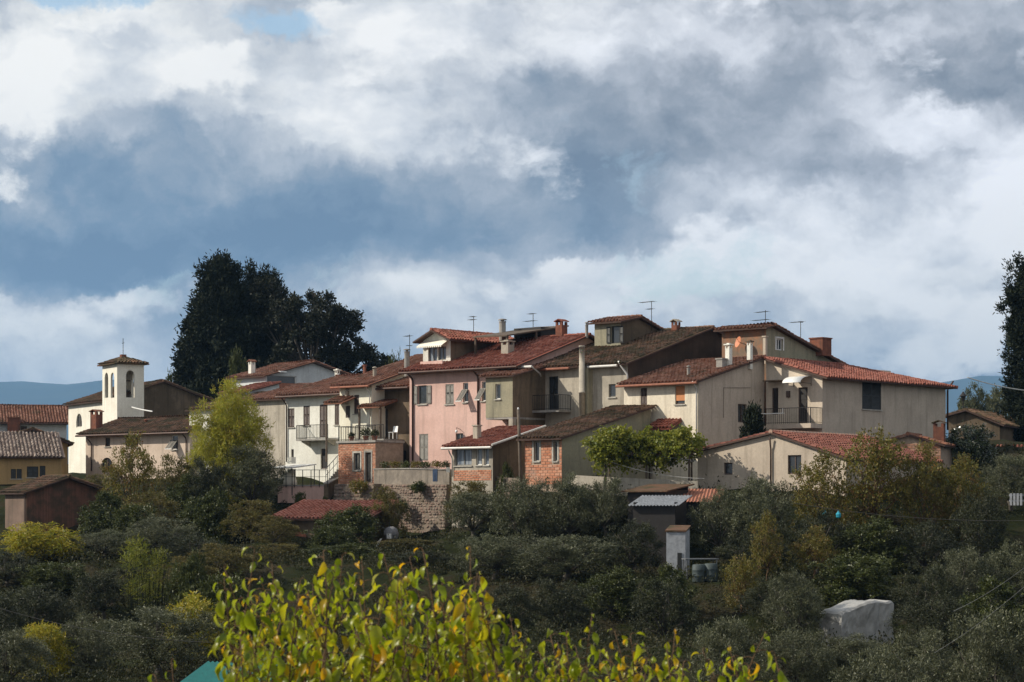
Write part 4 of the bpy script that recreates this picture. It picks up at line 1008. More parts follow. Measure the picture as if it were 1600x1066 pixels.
brick_wall(Hn.root, lambda d, z, e: (d, e, z), .15, bN.L-.1, Hn.loc(735, 751, t=0)[2], Hn.loc(735, 733, t=0)[2], hz, 'brick', bl=.30, bh=.13, seed=5)

# ---- orange brick outhouse with long lean-to roof
Ho = House('brick_outhouse', 'bare orange block outhouse with long mossy sloping roof beside the utility pole', 'outbuilding', 820, 746, Yp(820, -8.0))
bO = Ho.body(W=8.2, pxr=878)
bO.win('front', 834.5, 843, 690, 721, 'glass', mat='stone', surround='stone'); bO.win('front', 865, 871, 690, 721, 'glass', mat='stone', surround='stone')
zoe = Ho.loc(850, 686, t=0)[2]
bO.finish(zoe, 'u', r=1.0, pitch=.245, mat='mortar', mats={'right': 'olive'}, tile='t_brown', oh=.45, og=.30, sink=3)
hz = [(a-.13, b+.13, c-.09, d+.13) for a, b, c, d, _, _ in bO.holes['front']]
brick_wall(Ho.root, lambda d, z, e: (d, e, z), 0, bO.L, Ho.loc(850, 757, t=0)[2], zoe-.02, hz, 'brick', bl=.36, bh=.165, seed=9)
# ---- small tan house at lower right
HL = House('garden_house', 'low tan garden house with wide gable, two dark windows and long red tiled roof', 'house', 1090, 764, 131, R(38))
bL = HL.body(W=10.5, pxr=1322)
bL.win('front', 1131, 1144.5, 723, 742, 'glass', mat='shutter', sill=False); bL.win('front', 1231, 1252, 711, 741, 'glass', mat='shutter', sill=False)
zl = HL.loc(1090, 707, t=0)[2]; zr_ = HL.loc(1207, 679, t=0); rr_ = zr_[0]/bL.L
p1 = (zr_[2]-zl)/zr_[0]; zr2 = HL.loc(1322, 718, t=0)[2]; p2 = (zr_[2]-zr2)/(bL.L-zr_[0])
bL.finish(zl, 'v', r=rr_, pitch=p1, pitch2=p2, mat='tan', tile='t_garden', oh=.35, og=.22, sink=3, caps='single')
HL.downpipe(1205.5, 684, 760, mat='copper', oh=.2, r=.045)
# ---- brick store behind it, small pot chimney
Hbs = House('brick_store', 'low tumbledown brick store with leaning tiles behind the garden house', 'outbuilding', 1392, 725, 139, R(20))
bbs = Hbs.body(W=4, pxr=1470)
bbs.finish(Hbs.loc(1430, 690, t=0)[2], 'v', r=.35, pitch=.3, pitch2=.3, mat='mortar', tile='t_mid', oh=.3, og=.2, sink=3)
brick_wall(Hbs.root, lambda d, z, e: (d, e, z), 0, bbs.L, Hbs.loc(1430, 724, t=0)[2], Hbs.loc(1430, 691, t=0)[2], [], 'brick_old', bl=.32, bh=.15, seed=3)
Hbs.chimney(1458, 1479, 658, 692, 1.0, 'gable', 'chimbrick', 't_brown')
# ---- brown house at the right edge
Hm = House('far_house', 'brown gabled house half hidden by trees at the right edge', 'house', 1482, 700, 168, R(25))
bm_ = Hm.body(W=9, pxr=1562)
bm_.finish(Hm.loc(1482, 651, t=0)[2], 'v', r=.36, pitch=.26, pitch2=.42, mat='brown', tile='t_brown', oh=.4, og=.35, sink=2)
Hm2 = House('far_house', 'low dark house with long flat tiled roof beside the right cypress', 'house', 1552, 705, 172, R(2))
bm2 = Hm2.body(W=7, pxr=1700)
bm2.win('front', 1590, 1599, 672, 696, 'door')
bm2.finish(Hm2.loc(1600, 670, t=0)[2], 'u', r=.5, pitch=.22, mat='brown', tile='t_brown', oh=.7, og=.3, sink=2)
Hm3 = House('lean_to', 'small lean to with orange end board under the right hand house', 'shed', 1556, 716, 155, R(10))
bm3 = Hm3.body(W=2.5, pxr=1640)
bm3.finish(Hm3.loc(1580, 711, t=0)[2], 'u', r=1, pitch=.22, mat='orange', tile='t_red', oh=.3, og=.2, sink=2)

# ------------------------------------------------------------------ retaining walls and terraces
def rubble_wall(name, label, pts, thick=.5, sz=.3, seed=1, parent=None, cat='wall', core='rubblecore'):
    """pts: list of (px, Y, py_top, py_bottom); stones on a battered core"""
    rs = np.random.RandomState(seed)
    P = [at(px, yt, Y) for px, Y, yt, yb in pts]; Q = [at(px, yb, Y) for px, Y, yt, yb in pts]
    root = empty(name, Q[0], 0, label, cat); O = Q[0]
    core_m = MB()
    for k in range(len(P)-1):
        n = (P[k+1]-P[k]).cross(Vector((0, 0, 1))); n.z = 0; n.normalize()
        if n.y > 0: n = -n
        b = -n*thick; dn = Vector((0, 0, -1.0)); bt_ = n*.25
        core_m.hexa([Q[k]+dn+bt_-O, Q[k+1]+dn+bt_-O, Q[k+1]+dn+b-O, Q[k]+dn+b-O, P[k]-O, P[k+1]-O, P[k+1]+b-O, P[k]+b-O])
    core_m.build('wall_core', M[core], root)
    V, Fc, T = [], [], []
    for k in range(len(P)-1):
        L = (P[k+1]-P[k]).length; n = (P[k+1]-P[k]).cross(Vector((0, 0, 1))); n.z = 0; n.normalize()
        if n.y > 0: n = -n
        e = (P[k+1]-P[k]).normalized(); hmax = max(P[k].z-Q[k].z, P[k+1].z-Q[k+1].z)+.6
        row = 0; zz = 0
        while zz < hmax:
            h = sz*rs.uniform(.5, 1.0); d = 0
            while d < L:
                ln = sz*rs.uniform(.7, 1.9); f0 = d/L; f1 = min(1, (d+ln)/L)
                top = [P[k].lerp(P[k+1], f) for f in (f0, f1)]; bot = [Q[k].lerp(Q[k+1], f)-Vector((0, 0, .6)) for f in (f0, f1)]
                hh_ = [max(.01, (top[i].z-bot[i].z)) for i in (0, 1)]
                if zz+h < min(hh_)+.1:
                    pr = rs.uniform(.0, .05); g_ = .009; cs_ = []
                    for i, zf, x_ in ((0, zz+g_, g_), (1, zz+g_, -g_), (1, zz+h-g_, -g_), (0, zz+h-g_, g_)):
                        ft = zf/hh_[i]; bas = top[i]-Vector((0, 0, zf)) + n*(.25*ft*.85)
                        cs_.append(bas+e*x_-O)
                    i0 = len(V)
                    V += [tuple(c-n*.05) for c in cs_]+[tuple(c+n*pr+(sum(cs_, Vector())/4-c)*rs.uniform(.1, .35)+Vector((rs.normal(0,.02),0,rs.normal(0,.02)))) for c in cs_]
                    Fc += [(i0+4, i0+5, i0+6, i0+7)]+[(i0+j, i0+(j+1) % 4, i0+4+(j+1) % 4, i0+4+j) for j in range(4)]
                    T += [rs.rand()]*8
                d += ln
            zz += h; row += 1
    o = link('stones', np_mesh('stones', np.array(V), np.array(Fc), np.array(T), M['rubble']), root); tag(o, kind='stuff')
    return root
rubble_wall('retaining_wall', 'high pinkish rubble retaining wall sloping down below the pink house', [(585, 148.5, 757, 815), (640, 145.5, 757, 832), (698, 143, 757, 845)], 1.2, .22, 3)
rubble_wall('retaining_wall', 'rough stone base under the brick terrace block, overgrown at its foot', [(523, 150.5, 756, 790), (584, 147.5, 756, 800)], .9, .30, 5)
rubble_wall('garden_wall', 'long stone garden wall below the olive grey outhouse wall', [(706, 141.8, 744, 775), (770, 139.5, 744, 775), (822, 136.5, 750, 775)], .7, .28, 8)
# plastered terrace parapet with plants
def prism_wall(name, label, pts, thick, mat, cap=None, cat='wall'):
    P = [at(px, yt, Y) for px, Y, yt, yb in pts]; Q = [at(px, yb, Y) for px, Y, yt, yb in pts]; O = Q[0]
    root = empty(name, O, 0, label, cat); m_ = MB(); c_ = MB()
    for k in range(len(P)-1):
        n = (P[k+1]-P[k]).cross(Vector((0, 0, 1))); n.z = 0; n.normalize()
        if n.y > 0: n = -n
        b = -n*thick
        m_.hexa([Q[k]-O, Q[k+1]-O, Q[k+1]+b-O, Q[k]+b-O, P[k]-O, P[k+1]-O, P[k+1]+b-O, P[k]+b-O])
        if cap:
            f = n*.05; up = Vector((0, 0, .004)); hi = Vector((0, 0, .07))
            c_.hexa([P[k]+f+up-O, P[k+1]+f+up-O, P[k+1]+b-f+up-O, P[k]+b-f+up-O, P[k]+f+hi-O, P[k+1]+f+hi-O, P[k+1]+b-f+hi-O, P[k]+b-f+hi-O])
    m_.build('wall_face', M[mat], root)
    if cap: c_.build('coping', M[cap], root)
    return root
prism_wall('parapet_wall', 'grey plastered terrace parapet topped with plants in front of the pink house', [(584, 148.7, 734, 758), (640, 145.7, 733, 758), (702, 143.2, 735, 758)], .35, 'parapet', 'concrete')
prism_wall('parapet_wall', 'low salmon terrace parapet under the outdoor oven', [(434, 152.0, 760, 786), (512, 151.5, 759, 786)], .3, 'pink', 'concrete')
prism_wall('garden_wall', 'dark brown side wall between oven terrace and brick block', [(513, 151.4, 756, 788), (540, 155.5, 742, 788)], .3, 'brown', 'concrete')
prism_wall('garden_wall', 'long grey wall behind the vine pergola', [(880, 133, 742, 775), (960, 130, 746, 775), (1090, 128.5, 752, 775)], .3, 'old')

# ------------------------------------------------------------------ small structures and objects
def simple_thing(name, label, cat, p, rz=0.0, group=None): return empty(name, p, rz, label, cat, group)

# oven terrace: canopy, domed oven, stair rail
o = simple_thing('oven_canopy', 'pale flat canopy on thin posts above the outdoor oven', 'canopy', at(452, 760, 153.2), -TH)
b = MB(); b.slab([(-1.2, -.9, 1.15), (1.25, -.9, 1.15), (1.25, 1.3, 1.42), (-1.2, 1.3, 1.42)], (0, 0, .08)); b.build('roof_slab', M['trim'], o)
for xx, yy in ((-1.1, -.8), (1.15, -.8), (-1.1, 1.2), (1.15, 1.2)):
    q = MB(); q.tube([(xx, yy, -.6), (xx, yy, 1.14+(yy+.9)*.12)], .03, 6); q.build('post', M['iron'], o)
o = simple_thing('outdoor_oven', 'whitewashed domed bread oven with square chimney on the terrace', 'oven', at(449, 760, 153.2), -TH)
b = MB(); b.box((-.75, -.5, -.6), (.55, .7, .1)); b.build('oven_base', M['old'], o)
b = MB(); b.lathe((-.1, .1, .1), [(.64, 0), (.64, .22), (.58, .45), (.42, .66), (.2, .78), (.04, .81)], 16); b.build('oven_dome', M['white'], o, True)
b = MB(); b.box((-.28, .25, .5), (.12, .65, 1.15)); b.box((-.28, .25, 1.52), (.12, .65, 1.95)); b.build('chimney', M['white'], o)
b = MB(); b.box((-.32, -.56, .14), (.14, -.46, .46)); b.build('oven_door', M['iron'], o)
o = simple_thing('terrace_railing', 'thin iron railing along the oven terrace', 'railing', at(434, 757, 151.9), 0)
d = at(512, 757, 151.4)-at(434, 757, 151.9)
b = MB(); b.tube([(0, 0, .95), tuple(d+Vector((0, 0, .95)))], .02, 6); b.tube([(0, 0, .5), tuple(d+Vector((0, 0, .5)))], .014, 5); b.build('rail', M['iron'], o)
for k in range(7):
    q = MB(); p = d*(k/6); q.tube([tuple(p+Vector((0, 0, -.2))), tuple(p+Vector((0, 0, .95)))], .026, 6); q.build('post', M['iron'], o)
o = simple_thing('stair_handrail', 'sloping pale handrail of the outside stair beside the brick block', 'railing', at(509, 754, 152.2), 0)
d = at(533, 727, 155)-at(509, 754, 152.2); up = Vector((0, 0, .9))
b = MB(); b.tube([tuple(up), tuple(d+up)], .03, 6); b.tube([tuple(up*.5), tuple(d+up*.5)], .02, 6)
for k in range(5): b.tube([tuple(d*(k/4)), tuple(d*(k/4)+up)], .02, 5)
b.build('rail', M['steel'], o)
b = MB()
for k in range(8): b.box((d.x*k/8-.05, d.y*k/8-.1, -1.2), (d.x*(k+1)/8-.052, d.y*(k+1)/8+1.0, d.z*(k+1)/8-.15))
b.build('steps', M['concrete'], o)

# tiled shed below the terrace
Ht = House('tiled_shed', 'low shed with red tiled roof and orange door among the ivy', 'shed', 428, 872, 140.5, R(18))
bt2 = Ht.body(W=5.0, pxr=572)
bt2.win('front', 460, 479, 830, 872, 'door', mat='orange')
bt2.finish(Ht.loc(500, 812, t=0)[2], 'u', r=1, pitch=.20, mat='brown', tile='t_fade', oh=.4, og=.25, sink=2)
dl = MB(); q = Ht.loc(461, 872, t=0); q2 = Ht.loc(478, 832, t=0); dl.box((q[0], -.03, q[2]), (q2[0], -.005, q2[2])); Ht.part('door_board', dl, 'orange')

# drum shaped mixer on legs
o = simple_thing('cement_mixer', 'pale grey round drum on thin legs standing on the grass', 'mixer', gpt(606, 139.2), R(25))
b = MB(); pr = [(.22, -.52), (.34, -.45), (.55, -.1), (.55, .18), (.38, .45), (.33, .5)]
b.lathe((0, 0, 0), pr, 16); me_ = b.mesh('drum', M['drum'], True); d_ = link('drum', me_, o); d_.scale = (.8, .8, .8); d_.location = (.25, 0, 1.0); d_.rotation_euler = (R(10), R(-62), 0)
b = MB()
for s_ in (-1, 1):
    b.tube([(-.1, .5*s_, 0), (.15, .42*s_, .95)], .035, 6); b.tube([(.65, .5*s_, 0), (.3, .42*s_, .95)], .035, 6)
b.tube([(.2, -.6, .95), (.2, .6, .95)], .03, 6); b.build('stand', M['steel'], o)
b = MB(); b.tube([(.2, .62, .95), (.2, .75, 1.25), (-.05, .78, 1.4)], .025, 6); b.build('handle', M['steel'], o)
b = MB(); b.box((-.28, -.62, .72), (-.02, -.46, 1.02)); b.build('motor_box', M['cloth'], o)
o = simple_thing('leaning_plank', 'pale plank leaning on the ground beside the mixer', 'plank', gpt(592, 138.3), R(15)); b = MB(); b.hexa([(-.4, 0, -.05), (-.28, 0, -.05), (-.28, .04, -.05), (-.4, .04, -.05), (.1, .1, .75), (.22, .1, .75), (.22, .14, .75), (.1, .14, .75)]); b.build('board', M['trim'], o)

# laundry
def trousers(px, py, Y, label):
    o = simple_thing('hanging_trousers', label, 'trousers', at(px, py, Y), R(-30)); b = MB(); h = .62
    b.box((-.17, -.03, -.02), (.17, .03, .14)); 
    for s_ in (-1, 1): b.hexa([(s_*.02, -.03, -h), (s_*.16, -.03, -h), (s_*.16, .03, -h), (s_*.02, .03, -h), (s_*.005, -.035, -.022), (s_*.17, -.035, -.022), (s_*.17, .035, -.022), (s_*.005, .035, -.022)])
    b.build('legs', M['denim'], o)
    q = MB(); q.tube([(-.6, 0, .15), (.6, 0, .15)], .008, 4); q.build('line', M['iron'], o)
trousers(680, 737, 142.6, 'blue jeans hung on a line in front of the terrace parapet')
o = simple_thing('hanging_cloth', 'small white cloth hanging at the parapet corner by the sun room', 'cloth', at(700, 737, 142.4)); b = MB()
for k in range(5): b.box((-.1+k*.045, -.02-.01*(k % 2), -.05), (-.1+k*.045+.044, .0-.01*(k % 2), .27))
b.build('folds', M['cloth'], o)

# flower pots on the terrace
pot_b = MB(); pot_b.lathe((0, 0, 0), [(.13, 0), (.19, .24), (.21, .24), (.21, .3), (.17, .3), (.16, .26)], 12); pot_me = pot_b.mesh('pot', M['terracotta'], False)

# chairs and boxes on the brown terrace
q = Hc.loc(614, 684, t=-1.2); wp = Hc.o+Hc.u*q[0]+Hc.v*(-1.2)
o = simple_thing('plastic_chair', 'white plastic chair on the brown house terrace', 'chair', (wp.x, wp.y, Hc.zb+ts0[2]), -TH)
b = MB(); b.box((-.22, -.22, .42), (.22, .22, .45)); b.build('seat', M['plasticw'], o)
b = MB(); b.hexa([(-.22, .19, .452), (.22, .19, .452), (.22, .22, .452), (-.22, .22, .452), (-.2, .27, .85), (.2, .27, .85), (.2, .30, .85), (-.2, .30, .85)]); b.build('backrest', M['plasticw'], o)
for xx in (-.2, .16):
    for yy in (-.2, .16): b = MB(); b.box((xx, yy, 0), (xx+.04, yy+.04, .418)); b.build('leg', M['plasticw'], o)

# utility pole with cross arm
pb = gpt(815, 134.5); o = simple_thing('utility_pole', 'brown wooden utility pole standing beside the orange outhouse', 'pole', pb)
b = MB(); zt = (HY-640)/F*134.5-pb.z; b.tube([(0, 0, -.6), (-.1, 0, zt*.5), (-.2, 0, zt)], [.11, .10, .085], 10); b.build('shaft', M['polewood'], o, True)
b = MB(); b.lathe((-.2, 0, zt+.003), [(.05, 0), (.06, .06), (.03, .12)], 8); b.build('insulator', M['plasticw'], o)

# wires
def cable(name, label, pts, r=.02, sag=.0, mat='iron', n=14):
    a, c = pts; root = a; b = MB(); P = []
    for k in range(n+1):
        f = k/n; p = a.lerp(c, f); p = p-Vector((0, 0, sag*4*f*(1-f))); P.append(tuple(p-a))
    b.tube(P, r, 5); o = b.build(name, M[mat]); o.location = a; tag(o, label, 'cable'); return o
cable('overhead_cable', 'pale cable running from the right house eave toward the cypress', (at(1512, 590, 146), at(1640, 613, 150)), .035, .2, 'zinc')
cable('overhead_cable', 'thin wire crossing the bushes at lower left', (at(-40, 938, 70), at(330, 1004, 60)), .007, .25)
cable('overhead_cable', 'upper wire rising over the olives at lower right', (at(1490, 955, 62), at(1660, 838, 52)), .006, .15, 'steel')
cable('overhead_cable', 'lower wire rising over the olives at lower right', (at(1460, 1020, 62), at(1660, 862, 50)), .006, .15, 'steel')
cable('overhead_cable', 'nearly level wire over the dark bushes at the right', (at(1240, 786, 100), at(1660, 812, 90)), .012, .3)
cable('overhead_cable', 'white cable strung from the bell tower to the cream house roof', (at(182, 628, 201.5), at(238, 643, 184)), .045, .1, 'plasticw')
cable('clothes_line', 'slanting clothes line below the vine pergola', (at(925, 711, 130), at(1100, 748, 128)), .014, .3, 'zinc')

# vine pergola posts and beams
pg = simple_thing('pergola', 'wooden pergola frame under the vine beside the garden house', 'pergola', gpt(1010, 129.5), R(-8))
zg = pg.location.z; zt = (HY-712)/F*129.5-zg
for xx, yy in ((-2.3, 0), (0, 0), (2.4, 0), (-2.3, 2.2), (0, 2.2), (2.4, 2.2)):
    b = MB(); b.tube([(xx, yy, -.5), (xx, yy, zt)], .06, 7); b.build('post', M['wood'], pg)
for yy in (0, 2.2): b = MB(); b.box((-2.6, yy-.05, zt+.004), (2.7, yy+.05, zt+.11)); b.build('beam', M['wood'], pg)
for k in range(7): b = MB(); xx = -2.4+k*.80; b.box((xx-.035, -.4, zt+.115), (xx+.035, 2.6, zt+.19)); b.build('rafter', M['wood'], pg)
b = MB(); b.tube([(2.4, .0, zt-.35), (2.8, -.2, zt-.3), (.8, -.2, zt-.05)], .02, 5); b.build('rail', M['steel'], pg)

# corrugated sheds below the pergola
def corr(mb, x0, x1, y0, y1, z0, z1, pitch=.18, amp=.03):
    n = int((x1-x0)/pitch*4); prev = None
    for k in range(n+1):
        x = x0+(x1-x0)*k/n; dz = amp*math.sin(2*math.pi*k/4); cur = ((x, y0, z0+dz), (x, y1, z1+dz))
        if prev: mb.quad(prev[0], cur[0], cur[1], prev[1]); mb.quad(*[(a, b_, c_-.012) for a, b_, c_ in (prev[1], cur[1], cur[0], prev[0])])
        prev = cur
def shed(name, label, px, Y, pyroof, wdt, dep, rise, roofmat, wallmat, rz, oh=.25, corrug=True, cat='shed'):
    p = gpt(px, Y); zt = (HY-pyroof)/F*Y-p.z; o = simple_thing(name, label, cat, p, rz)
    b = MB()
    b.box((-wdt/2, 0, -.6), (wdt/2, .06, zt)); b.box((-wdt/2, .062, -.6), (-wdt/2+.06, dep-.062, zt+rise*.4)); b.box((wdt/2-.06, .062, -.6), (wdt/2, dep-.062, zt+rise*.4)); b.box((-wdt/2, dep-.06, -.6), (wdt/2, dep, zt+rise*.9))
    b.build('wall', M[wallmat], o)
    r_ = MB()
    if corrug: corr(r_, -wdt/2-oh, wdt/2+oh, -oh, dep+oh, zt+.05-rise*oh/dep, zt+.05+rise*(1+oh/dep))
    else: r_.slab([(-wdt/2-oh, -oh, zt+.03), (wdt/2+oh, -oh, zt+.03), (wdt/2+oh, dep+oh, zt+.03+rise), (-wdt/2-oh, dep+oh, zt+.03+rise)], (0, 0, .07))
    r_.build('roof', M[roofmat], o)
    return o
shed('tin_shed', 'shed with pale grey corrugated sheet roof among dark olives', 1022, 121, 790, 2.3, 2.2, .45, 'tin', 'dark', R(-20))  # near black walls paint the shade below the roof sheets
shed('timber_shed', 'shed with dark brown sagging roof above the grey sheet roof', 1010, 124.5, 770, 2.4, 2.4, .40, 't_brown', 'dark', R(-35), corrug=False)
shed('timber_shed', 'shed with rust red sheet roof below the garden house', 1085, 123.5, 784, 2.4, 3.0, .62, 'orange', 'dark', R(-8))
ws = shed('privy_shed', 'narrow white shed with small sloping roof in the dark olive grove', 1056, 114.5, 832, .95, 1.6, .25, 't_brown', 'shedwhite', R(-12), oh=.06, corrug=False)
b = MB(); b.box((.08, -.03, .0), (.30, -.004, 1.25)); b.build('door', M['shutter_dark'], ws)
# table and barrels
p = gpt(1094, 113.5); o = simple_thing('garden_table', 'grey garden table beside the narrow white shed', 'table', p, R(10)); b = MB(); b.box((-.85, -.4, .95), (.85, .4, 1.0)); b.build('tabletop', M['steel'], o)
for xx in (-.78, .72):
    for yy in (-.34, .3): b = MB(); b.box((xx, yy, 0), (xx+.06, yy+.06, .946)); b.build('leg', M['steel'], o)
for k, (px, lab) in enumerate(((1092, 'bluish grey water barrel left of the pair under the garden table'), (1111, 'bluish grey water barrel right of the pair under the garden table'))):
    b = MB(); b.lathe((0, 0, 0), [(.30, 0), (.32, .05), (.33, .3), (.34, .32), (.33, .34), (.33, .58), (.34, .6), (.33, .62), (.31, .86), (.26, .88)], 14); o = b.build('water_barrel', M['barrel'], None, True); o.location = gpt(px, 112.4); tag(o, lab, 'barrel', 'water barrels')
# covered pile
from mathutils import noise as mnoise
def tarp():
    p = gpt(1338, 100.5); zt = (HY-938)/F*100.5-p.z
    o = simple_thing('covered_woodpile', 'woodpile wrapped in dirty white plastic sheet in the grass', 'woodpile', p, R(30))
    rs = np.random.RandomState(3); n = 34; mb = MB(); Wd, Dp = 2.9, 1.5; G = []
    def surf(f, h):   # f 0..1 across, h 0..1 from front foot over the top to the back foot
        x = -Wd/2+Wd*f
        zt_ = zt*(.80+.20*min(1, f*1.6)+.05*mnoise.noise((f*3, 0, 9)))
        if h < .4: y, z = -Dp/2-.10*(1-h/.4), zt_*h/.4
        elif h < .6: y, z = -Dp/2+Dp*(h-.4)/.2, zt_*(1+.03*math.sin((h-.4)*15.7)*math.sin(f*7))
        else: y, z = Dp/2, zt_*(1-(h-.6)/.4)
        k = .13*mnoise.noise((f*4.1, h*3.3, 1.7))+.07*mnoise.noise((f*11, h*7, 4.2))+.035*mnoise.noise((f*25, h*15, 8.1))
        edge = .16*max(0, 1-f/.10)**2+.10*max(0, 1-(1-f)/.06)**2
        return Vector((x+.04*math.sin(h*21), y+k*.9*(1 if h < .5 else -1), max(-.2, z+k*.5-edge)))
    for i in range(n+1): G.append([surf(i/n, j/n) for j in range(n+1)])
    for i in range(n):
        for j in range(n): mb.quad(G[i][j], G[i+1][j], G[i+1][j+1], G[i][j+1])
    for i in (0, n): mb.quad(*[G[i][j] for j in range(n+1)])
    mb.build('plastic_sheet', M['tarp'], o)
    for k in range(4):
        b = MB(); x = -1.1+k*.72; b.tube([(x, -1.25, -.1), (x+.05, -.86, .14)], .05, 6); b.build('log', M['wood'], o)
tarp()
# small bright things
for k, (px, lab) in enumerate(((1289, 'left of the two small cyan plastic bags hung in the fruit tree'), (1310, 'right of the two small cyan plastic bags hung in the fruit tree'))):
    b = MB(); b.lathe((0, 0, 0), [(.02, -.24), (.12, -.18), (.14, -.02), (.05, .10), (.02, .16), (.07, .2)], 8); o = b.build('plastic_bag', M['bluebag']); o.location = at(px, 803, 119); tag(o, lab, 'bag', 'cyan bags in the tree')
o = simple_thing('stacked_pallet', 'white slatted crate showing through the olives at the right edge', 'crate', at(1588, 784, 124.5), R(-20))
for k in range(4): b = MB(); b.box((-.35+k*.18, 0, -.2), (-.35+k*.18+.12, .05, .45)); b.build('slat', M['shedwhite'], o)
for zz in (0.0, .3): b = MB(); b.box((-.4, .055, zz), (.38, .1, zz+.1)); b.build('rail', M['shedwhite'], o)
# street lamp near the right house
p = gpt(1505, 178); o = simple_thing('street_lamp', 'dark street lamp showing between the right house and the cypress', 'street lamp', p); zt = (HY-612)/F*178-p.z
b = MB(); b.tube([(0, 0, -.3), (0, 0, zt-.75)], [.07, .045], 8); b.build('post', M['iron'], o)
b = MB(); b.lathe((0, 0, zt-.75), [(.10, 0), (.20, .38), (.30, .40), (.12, .62), (.05, .75)], 8); b.build('lantern', M['iron'], o)
# turquoise roof at the bottom edge
o = simple_thing('garden_hut', 'hut with turquoise corrugated roof behind the mulberry at the bottom edge', 'hut', gpt(318, 58), R(-12)); zt = (HY-1044)/F*58-o.location.z
b = MB(); b.box((-.65, .2, -.5), (1.5, 2.2, zt-.55)); b.build('wall', M['wood'], o)
b = MB(); corr(b, -.75, 1.6, 0, 2.4, zt-.45, zt, .12, .022); b.build('roof', M['turquoise'], o)

# ------------------------------------------------------------------ vegetation
def crown_mesh(name, mat, seed, lobes, n, ll, lw, up=.4, out_=.6, jit=.7, per=10, twig=.45, shell=.55, droop=0.0, clump=0, csize=.33):
    """leaf blades on twigs spread through lobes (cx,cy,cz,rx,rz)"""
    rs = np.random.RandomState(seed); lobes = np.array(lobes, float)
    wts = lobes[:, 3]*lobes[:, 3]**.5*lobes[:, 4]; wts /= wts.sum()
    T = n//per
    if clump:
        sd_ = rs.normal(0, 1, (len(lobes)*clump, 3)); sd_[:, 2] += .25; sd_ /= np.linalg.norm(sd_, axis=1)[:, None]
        sl = lobes[np.repeat(np.arange(len(lobes)), clump)]
        cen = sl[:, :3]+sd_*(shell+(1-shell)*rs.rand(len(sl))**.5)[:, None]*np.stack([sl[:, 3], sl[:, 3], sl[:, 4]], 1)
        ws = np.repeat(wts, clump)*rs.uniform(.4, 1.6, len(sl)); ws /= ws.sum()
        ci = rs.choice(len(cen), T, p=ws); d = sd_[ci]*.7+rs.normal(0, .55, (T, 3)); d /= np.linalg.norm(d, axis=1)[:, None]
        base = cen[ci]+d*(csize*sl[ci][:, 3])[:, None]*rs.rand(T)[:, None]**.5
        ctint = rs.rand(len(cen))[ci]
    else:
        li = rs.choice(len(lobes), T, p=wts); Lb = lobes[li]
        d = rs.normal(0, 1, (T, 3)); d /= np.linalg.norm(d, axis=1)[:, None]
        rad = (shell+(1-shell)*rs.rand(T)**.6)
        base = Lb[:, :3]+d*rad[:, None]*np.stack([Lb[:, 3], Lb[:, 3], Lb[:, 4]], 1); ctint = rs.rand(T)
    td = d*out_+np.array([0, 0, up])+rs.normal(0, .35, (T, 3)); td /= np.linalg.norm(td, axis=1)[:, None]
    f = np.tile(np.linspace(0, 1, per), T); k = np.repeat(np.arange(T), per); N = len(k)
    tl = twig*rs.uniform(.5, 1.3, T)
    pos = base[k]+td[k]*(f*tl[k])[:, None]-np.array([0, 0, 1])*(droop*f**2*tl[k])[:, None]+rs.normal(0, ll*.25, (N, 3))
    ld = td[k]*.6+rs.normal(0, jit, (N, 3))-np.array([0, 0, droop]); ld /= np.linalg.norm(ld, axis=1)[:, None]
    side = np.cross(ld, rs.normal(0, 1, (N, 3))); side /= np.linalg.norm(side, axis=1)[:, None]
    L = ll*rs.uniform(.6, 1.3, N)[:, None]; Wd = lw*rs.uniform(.7, 1.25, N)[:, None]
    V = np.stack([pos, pos+ld*L*.45+side*Wd*.5, pos+ld*L, pos+ld*L*.45-side*Wd*.5], 1).reshape(-1, 3)
    Fq = np.arange(N*4).reshape(-1, 4)
    tint = np.clip(np.repeat(ctint*.4+rs.rand(T)*.3, per)+rs.rand(N)*.3, 0, 1)
    return np_mesh(name, V, Fq, np.repeat(tint, 4), mat)

def limb_mesh(name, mat, seed, trunk_h, r0, lobes, lean=.15, forks=1):
    rr = random.Random(seed); mb = MB()
    top = Vector((rr.uniform(-lean, lean), rr.uniform(-lean, lean), trunk_h))
    mb.tube([(0, 0, -.5), (top.x*.3, top.y*.3, trunk_h*.5), tuple(top)], [r0*1.25, r0, r0*.8], 8)
    for c in lobes:
        e = Vector(c[:3]); m1 = top.lerp(e, .5)+Vector((rr.uniform(-.2, .2), rr.uniform(-.2, .2), rr.uniform(-.1, .25)))*.8
        mb.tube([tuple(top.lerp(m1, -.05)), tuple(m1), tuple(e)], [r0*.5, r0*.32, r0*.14], 6)
        for q in range(forks):
            t = e+Vector((rr.uniform(-1, 1)*c[3], rr.uniform(-1, 1)*c[3], rr.uniform(.1, .9)*c[4]))*.85
            mb.tube([tuple(m1.lerp(e, rr.uniform(.3, 1))), tuple(m1.lerp(t, .6)), tuple(t)], [r0*.2, r0*.12, r0*.05], 5)
    return mb.mesh(name, M[mat], True)

